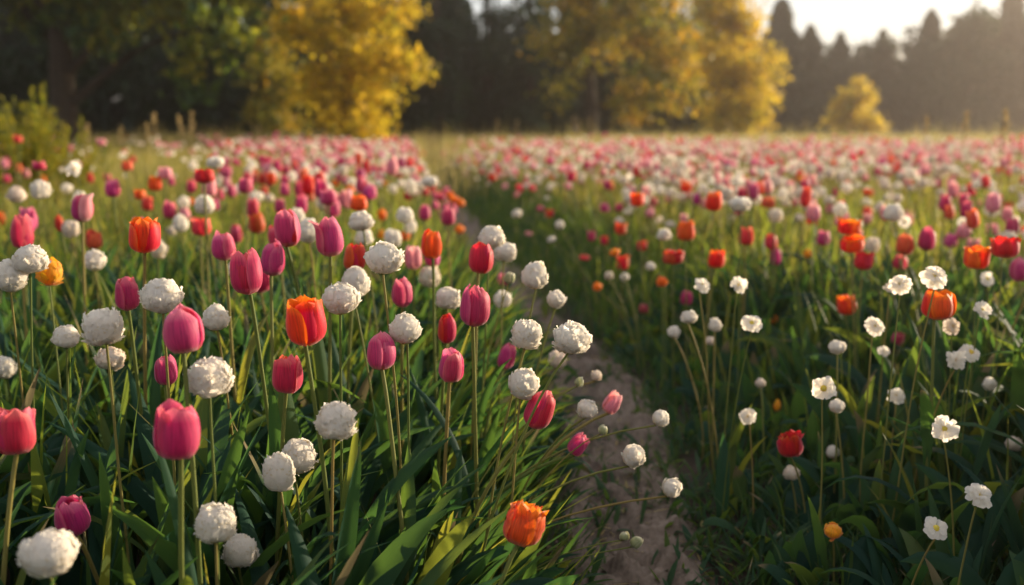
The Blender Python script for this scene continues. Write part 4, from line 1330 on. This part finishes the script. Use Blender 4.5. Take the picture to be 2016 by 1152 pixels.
def tree(name, base, height, blobs, nleaf, leaf, mat, label, trunk_r=.18, seed=0, group=None, limbs=16, clear=0.0, cluster=.42, scale=1.0):
    """blobs: (dx, dy, z, rx, ry, rz) crown masses round the foot"""
    rng = np.random.default_rng(seed)
    root = empty(name, base)
    root.scale = (scale,) * 3
    tag(root, label, 'tree', group)
    tb = MB()
    top = max(b[2] + b[5] * .5 for b in blobs)
    n = 12
    zz = np.linspace(-.2, top, n)
    wob = np.cumsum(rng.normal(0, .05, (n, 2)), 0)
    pts = np.stack([wob[:, 0], wob[:, 1], zz], -1)
    tb.tube(pts, trunk_r * np.interp(np.linspace(0, 1, n), [0, .06, 1], [1.5, 1.0, .25]), 9)
    vol = np.array([b[3] * b[4] * b[5] for b in blobs]) ** .75
    pr = vol / vol.sum()
    ncl = max(30, nleaf // 55)
    cl = []
    for i in range(ncl):
        b = blobs[rng.choice(len(blobs), p=pr)]
        v = rng.normal(0, 1, 3)
        v /= np.linalg.norm(v)
        rr = rng.random() ** .42
        cl.append((b[0] + v[0] * rr * b[3], b[1] + v[1] * rr * b[4], b[2] + v[2] * rr * b[5]))
    cl = np.array(cl)
    cl = cl[cl[:, 2] > clear]
    for i in rng.choice(len(cl), min(limbs, len(cl)), replace=False):
        e = cl[i]
        z0 = max(.6, e[2] - np.hypot(e[0], e[1]) * rng.uniform(.3, .8))
        k = min(n - 1, np.searchsorted(zz, z0))
        s0 = pts[k]
        t = np.linspace(0, 1, 6)[:, None]
        p = s0 + (e - s0) * t + np.array([0, 0, 1.0]) * np.sin(t * PI) * .12 * np.linalg.norm(e - s0)
        tb.tube(p, np.linspace(trunk_r * .32, .012, 6), 5)
    tb.build('trunk', M['bark'], root)
    sg = cluster * rng.uniform(.6, 1.4, len(cl))
    w = sg ** 2 / (sg ** 2).sum()
    which = rng.choice(len(cl), nleaf, p=w)
    off = rng.normal(0, 1, (nleaf, 3)) * sg[which][:, None] * np.array([.55, .55, .42])
    cen = cl[which] + off
    cen = cen[cen[:, 2] > .08]
    tint = (rng.random(len(cl))[which][: len(cen)] * .75 + rng.random(len(cen)) * .25)
    cb = MB()
    cb.grid(leaves_at(cen, leaf, rng), tint)
    cb.build('crown', mat, root)
    return root


def at(px, D):
    return ((px - CX) / FPX * D, D, 0.0)


def crown(w, z0, z1, k, seed, lean=0.0, depth=1.0):
    """uneven stack of crown masses between two heights"""
    rng = np.random.default_rng(seed)
    out = []
    for i in range(k):
        t = (i + .5) / k
        z = z0 + (z1 - z0) * t
        prof = math.sin(PI * (.18 + .74 * t)) ** .6
        a = rng.uniform(0, 6.28)
        rr = w * .5 * prof
        out.append((lean * t + math.cos(a) * rr * .45, math.sin(a) * rr * .45 * depth, z, rr * rng.uniform(.5, .75), rr * rng.uniform(.5, .75) * depth, (z1 - z0) / k * rng.uniform(.7, 1.3)))
    return out


# the big dark tree whose boughs hang in from the upper corner
tree('broadleaf_tree', at(135, 24), 9, [(-1, 0, 6.5, 4.2, 3, 2.6), (2.2, -1, 5.2, 2.4, 2, 1.6), (3.9, -1.4, 4.4, 1.8, 1.6, 1.3), (5.4, -1.2, 4.6, 1.5, 1.4, 1.0), (3.7, -1.8, 3.1, 1.2, 1.2, .9),
      (4.6, -1.6, 2.7, .55, .8, .9), (3.6, -1.9, 2.2, .5, .6, .6), (-2.5, 0, 4.6, 2.5, 2, 2), (.8, 0, 4.2, 2, 1.6, 1.2), (1.2, -.5, 3.0, 1.0, 1, .6)],
     11000, .27, M['fol_green'], 'big dark green tree whose hanging boughs turn yellow green at their tips', .34, 1, limbs=26, clear=1.2, cluster=.40)
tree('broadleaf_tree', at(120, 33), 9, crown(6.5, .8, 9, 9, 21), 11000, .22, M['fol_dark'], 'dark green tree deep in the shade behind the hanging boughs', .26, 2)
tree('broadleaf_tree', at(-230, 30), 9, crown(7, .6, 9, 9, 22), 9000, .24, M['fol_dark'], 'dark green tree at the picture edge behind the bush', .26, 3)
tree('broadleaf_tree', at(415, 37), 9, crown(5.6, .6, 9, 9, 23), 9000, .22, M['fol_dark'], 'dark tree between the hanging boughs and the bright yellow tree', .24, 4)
tree('autumn_tree', at(690, 25), 9, [(0, 0, 7.2, 2.2, 2, 1.8), (.8, -.2, 5.6, 1.6, 1.6, 1.3), (-.7, .2, 5.2, 1.6, 1.5, 1.3), (1.0, -.4, 4.0, 1.15, 1.3, 1.0), (1.5, -.3, 3.0, .75, .9, .55), (1.95, -.4, 2.6, .45, .5, .35),
      (.8, -.6, 2.6, 1.0, 1.1, .8), (1.0, -.7, 1.4, .75, .8, .7), (.5, -.7, .9, .8, .8, .6), (-.6, 0, 3.4, 1.3, 1.2, 1.2), (-.5, -.3, 1.9, 1.0, 1.0, .9), (-1.5, .3, 3.8, .7, .9, .9)],
     14000, .19, M['fol_yellow'], 'bright yellow autumn tree with leaves down to the grass', .22, 5, cluster=.42, scale=.86)
tree('autumn_tree', at(545, 34), 8, crown(2.6, .5, 4.2, 6, 31), 4200, .17, M['fol_olive'], 'thin olive and yellow tree beside the bright yellow tree', .12, 6)
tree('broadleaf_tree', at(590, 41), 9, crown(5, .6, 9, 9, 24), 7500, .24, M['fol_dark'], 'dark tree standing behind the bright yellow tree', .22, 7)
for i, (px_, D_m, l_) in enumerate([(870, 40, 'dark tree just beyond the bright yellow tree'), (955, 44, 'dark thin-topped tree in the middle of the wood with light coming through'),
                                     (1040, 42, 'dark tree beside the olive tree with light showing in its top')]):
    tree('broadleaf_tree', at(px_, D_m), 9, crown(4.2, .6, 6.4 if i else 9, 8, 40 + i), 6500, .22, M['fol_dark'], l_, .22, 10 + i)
tree('autumn_tree', at(1165, 34), 9, [(0, 0, 7, 2.4, 2, 1.8), (-.9, -.3, 4.6, 1.1, 1.2, 1.0), (.9, -.3, 5.4, 1.7, 1.5, 1.4), (1.7, -.5, 4.2, 1.2, 1.3, 1.1), (2.1, -.6, 3.0, .95, 1.0, .9), (1.4, -.8, 2.1, 1.0, .9, .7),
      (2.3, -.7, 1.9, .6, .7, .5), (1.0, -.7, 1.2, .7, .7, .5), (-1.1, -.3, 3.2, .9, 1, .9), (-1.2, -.2, 1.8, .7, .8, .9), (.1, .6, 3.4, 1.3, 1, 1.2), (-.5, .2, 2.6, .8, .7, .9)],
     14000, .19, M['fol_olive'], 'olive and gold tree with a dark trunk showing below its crown', .20, 15, cluster=.44, scale=1.1)
tree('autumn_tree', at(1432, 40), 7, [(-.8, 0, 5.6, 1.1, 1.2, 1.2), (0, 0, 4.6, 1.1, 1.2, 1.0), (-.5, 0, 3.4, 1.4, 1.3, 1.1), (.6, -.2, 3.4, .9, 1, 1.0), (.8, -.3, 2.3, .75, .9, .8), (0, -.4, 1.7, 1.3, 1.1, .9), (.7, -.4, 1.1, .7, .7, .7), (-.2, -.5, .8, .8, .8, .5)],
     10000, .19, M['fol_yellow'], 'golden tree next to the open sky', .18, 16, cluster=.44, scale=1.08)
tree('autumn_tree', at(1345, 47), 8, crown(3.4, .5, 8.2, 8, 33), 5200, .2, M['fol_olive'], 'olive tree filling the gap between the two gold ones', .18, 17)
tree('small_tree', at(1672, 47), 3.2, [(0, 0, .9, 1.30, 1.2, .8), (-.05, 0, 1.45, 1.15, 1.1, .6), (.05, 0, 1.95, .90, .9, .5), (.12, 0, 2.4, .62, .7, .45), (.18, 0, 2.8, .36, .4, .35), (.2, 0, 3.05, .12, .15, .2), (-.5, -.2, .7, .8, .8, .5), (.7, -.2, .8, .7, .7, .5)],
     3600, .22, M['fol_yellow'], 'small rounded yellow tree alone before the hazy wood', .09, 18, cluster=.36)


def spruce(name, base, height, width, label, seed, n=9000, leaf=.50, group=None):
    width *= 1.9
    rng = np.random.default_rng(seed)
    root = empty(name, base)
    tag(root, label, 'tree', group)
    MB().tube(np.array([[0, 0, -.2], [.03, 0, height * .5], [0, 0, height]]), [.22, .13, .02], 7).build('trunk', M['bark'], root)
    tiers = int(height / .55)
    t = (np.floor(rng.random(n) ** .8 * tiers) + rng.random(n) ** 2 * .75) / tiers
    r = width / 2 * (1 - t) ** .85 * rng.random(n) ** .55 * (1 + .25 * np.sin(t * tiers * 1.7))
    a = rng.integers(0, 9, n) * .698 + rng.normal(0, .16, n) + t * 40
    z = .4 + t * (height - .4) - r * .28
    cen = np.stack([r * np.cos(a), r * np.sin(a), z], -1)
    MB().grid(leaves_at(cen, leaf, rng, .5), rng.random(n)).build('crown', M['needle'], root)
    return root


# hazy wood on the far side: spruces and round trees, each with its own top
def wood():
    D = 78.0
    def hgt(py, dd): return (246 - py) / FPX * dd + CAM_H
    for i, (px_, py_, dd, w_, l_) in enumerate([(1522, 8, 72, 4.6, 'tall spruce beside the golden tree, dark against the sky'), (1578, 58, 74, 3.6, 'second spruce from the golden tree'),
                                                (1637, 72, 80, 3.0, 'thin spruce above the small round yellow tree'), (1808, 28, 80, 3.8, 'spruce where the hazy skyline starts to climb'),
                                                (1962, -14, 84, 5.6, 'tallest spruce of the hazy wood'), (1718, 66, 82, 3.0, 'spruce in the low dip of the hazy skyline'), (1860, 40, 90, 3.6, 'slim spruce among round trees on the hazy skyline'),
                                                (2040, -20, 82, 5, 'spruce at the picture edge of the hazy wood')]):
        spruce('spruce', at(px_, dd), hgt(py_, dd), w_, l_, 60 + i)
    tops = [(1500, 120), (1560, 118), (1605, 100), (1655, 104), (1690, 92), (1745, 82), (1775, 70), (1835, 56), (1885, 42), (1920, 30), (1995, 44), (2030, 30), (2080, 20), (2140, 10)]
    protos = []
    for i, (px_, py_) in enumerate(tops):
        dd = 72 + (i * 7) % 18
        H = hgt(py_, dd)
        base = at(px_, dd)
        if i < 4:
            tr = tree('broadleaf_tree', base, H, crown(3.9, .4, H * .97, 6, 70 + i), 4200, .34, M['needle'] if i % 2 else M['fol_dark'], 'x', .2, 80 + i, limbs=6, cluster=.55)
            protos.append((tr, H))
        else:
            src, h0 = protos[i % 4]
            tr = src.copy(); COL.objects.link(tr)
            for ch in src.children:
                cc = ch.copy(); COL.objects.link(cc); cc.parent = tr
            tr.location = base
            s = H / h0
            tr.scale = (max(1, s * .9),) * 2 + (s,)
            tr.rotation_euler = (0, 0, i * 1.3)
        tag(tr, 'round brownish tree in the hazy wood under the low sun', 'tree', 'round trees of the hazy wood')
    # what stands behind as one dark mass
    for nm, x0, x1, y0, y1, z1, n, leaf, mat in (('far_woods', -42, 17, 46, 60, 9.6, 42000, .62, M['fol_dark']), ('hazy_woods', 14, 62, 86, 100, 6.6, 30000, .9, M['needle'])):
        rng = np.random.default_rng(9)
        x = rng.uniform(x0, x1, n)
        yv = rng.uniform(y0, y1, n)
        topz = z1 * (.86 + .14 * np.sin(x * .9) * np.sin(x * .37 + 1) + .10 * np.sin(x * 2.3))
        if nm == 'far_woods':
            topz = topz * np.interp(x / yv * FPX + CX, [380, 470, 590, 680, 880, 960, 1080, 1140, 1250, 1420], [1, .58, .62, 1, 1, .52, .52, .9, 1, .55])
        if nm == 'hazy_woods':
            topz = topz * np.interp(x / yv * FPX + CX, [1450, 1640, 1720, 1850, 2100], [.80, .80, .86, 1.05, 1.15])
        if nm == 'far_woods':
            kx = x / yv * FPX + CX < 1475
            x, yv, topz = x[kx], yv[kx], topz[kx]
            n = len(x)
        z = topz * rng.random(n) ** .85
        MBx = MB()
        MBx.grid(leaves_at(np.stack([x, yv, z], -1), leaf, rng, .8), rng.random(n))
        for k in range(95):
            tx, ty = rng.uniform(x0, x1 - 6), rng.uniform(y0, y1)
            MBx.tube(np.array([[tx, ty, -.2], [tx + .1, ty, 2], [tx, ty, z1 * .8]]), [.2, .16, .06], 6, .1)
        tag(MBx.build(nm, mat), 'dense far wood closing off the field', 'wood', kind='stuff')


wood()

# ------------------------------------------------------------------ yellow green bush at the edge of the field
def bush():
    rng = np.random.default_rng(77)
    D = 8.6
    root = empty('bush', at(58, D))
    tag(root, 'yellow green bush with upright leafy shoots at the edge of the field', 'bush')
    shoots = []
    for k in range(95):
        bx_, by_ = rng.normal(-.05, .22), rng.normal(0, .22)
        hx = bx_ * 1.9 + rng.normal(0, .06)
        H = np.clip(1.14 - .75 * abs(hx - .0) + rng.normal(0, .09), .45, 1.30)
        shoots.append((bx_, by_, hx, by_ * 1.7, H))
    shoots += [(.14, 0, .20, 0, 1.30), (.18, -.05, .30, -.1, 1.12), (-.1, 0, -.20, -.05, 1.14), (.1, 0, .10, -.1, 1.10), (.3, 0, .52, -.1, .86), (.3, 0, .64, 0, .74)]
    tb, lb = MB(), MB()
    for (bx_, by_, hx, hy, H) in shoots:
        t = np.linspace(0, 1, 8)[:, None]
        p = np.array([bx_, by_, 0]) + np.array([hx - bx_, hy - by_, 0]) * t ** 1.3 + np.array([0, 0, H]) * t
        tb.tube(p, np.linspace(.006, .002, 8), 5)
        k = 95
        tt = rng.random(k) * .92 + .08
        c_ = np.stack([np.interp(tt, t[:, 0], p[:, j]) for j in range(3)], -1)
        P = blades(c_[:, 0], c_[:, 1], c_[:, 2], .115 * rng.uniform(.5, 1.2, k) * (1.15 - .75 * tt), .032 * rng.uniform(.6, 1.2, k) * (1.1 - .5 * tt), rng.uniform(.3, 1.1, k), rng.uniform(0, 6.28, k), rng.uniform(0, .7, k),
                   seg=3, across=2, fold=.3, shape='broad')
        lb.grid(P, rng.random(k))
    tb.build('branches', M['stem'], root)
    lb.build('foliage', M['fol_bush'], root)


bush()

# ------------------------------------------------------------------ the air
def haze():
    x0, x1, y0, y1, z0, z1 = -262, 262, -122, 262, -1.6, 12.0
    me = bpy.data.meshes.new('haze')
    vs = [(x, y, z) for z in (z0, z1) for y in (y0, y1) for x in (x0, x1)]
    me.from_pydata(vs, [], [(0, 2, 3, 1), (4, 5, 7, 6), (0, 1, 5, 4), (2, 6, 7, 3), (0, 4, 6, 2), (1, 3, 7, 5)])
    o = bpy.data.objects.new('haze', me)
    COL.objects.link(o)
    m, t, out = new_mat('haze_air')
    v = N(t, 'ShaderNodeVolumePrincipled')
    v.inputs['Color'].default_value = (.97, .84, .76, 1)
    v.inputs['Density'].default_value = 0.0016
    v.inputs['Anisotropy'].default_value = 0.78
    t.links.new(v.outputs[0], out.inputs['Volume'])
    me.materials.append(m)
    tag(o, kind='stuff')


haze()
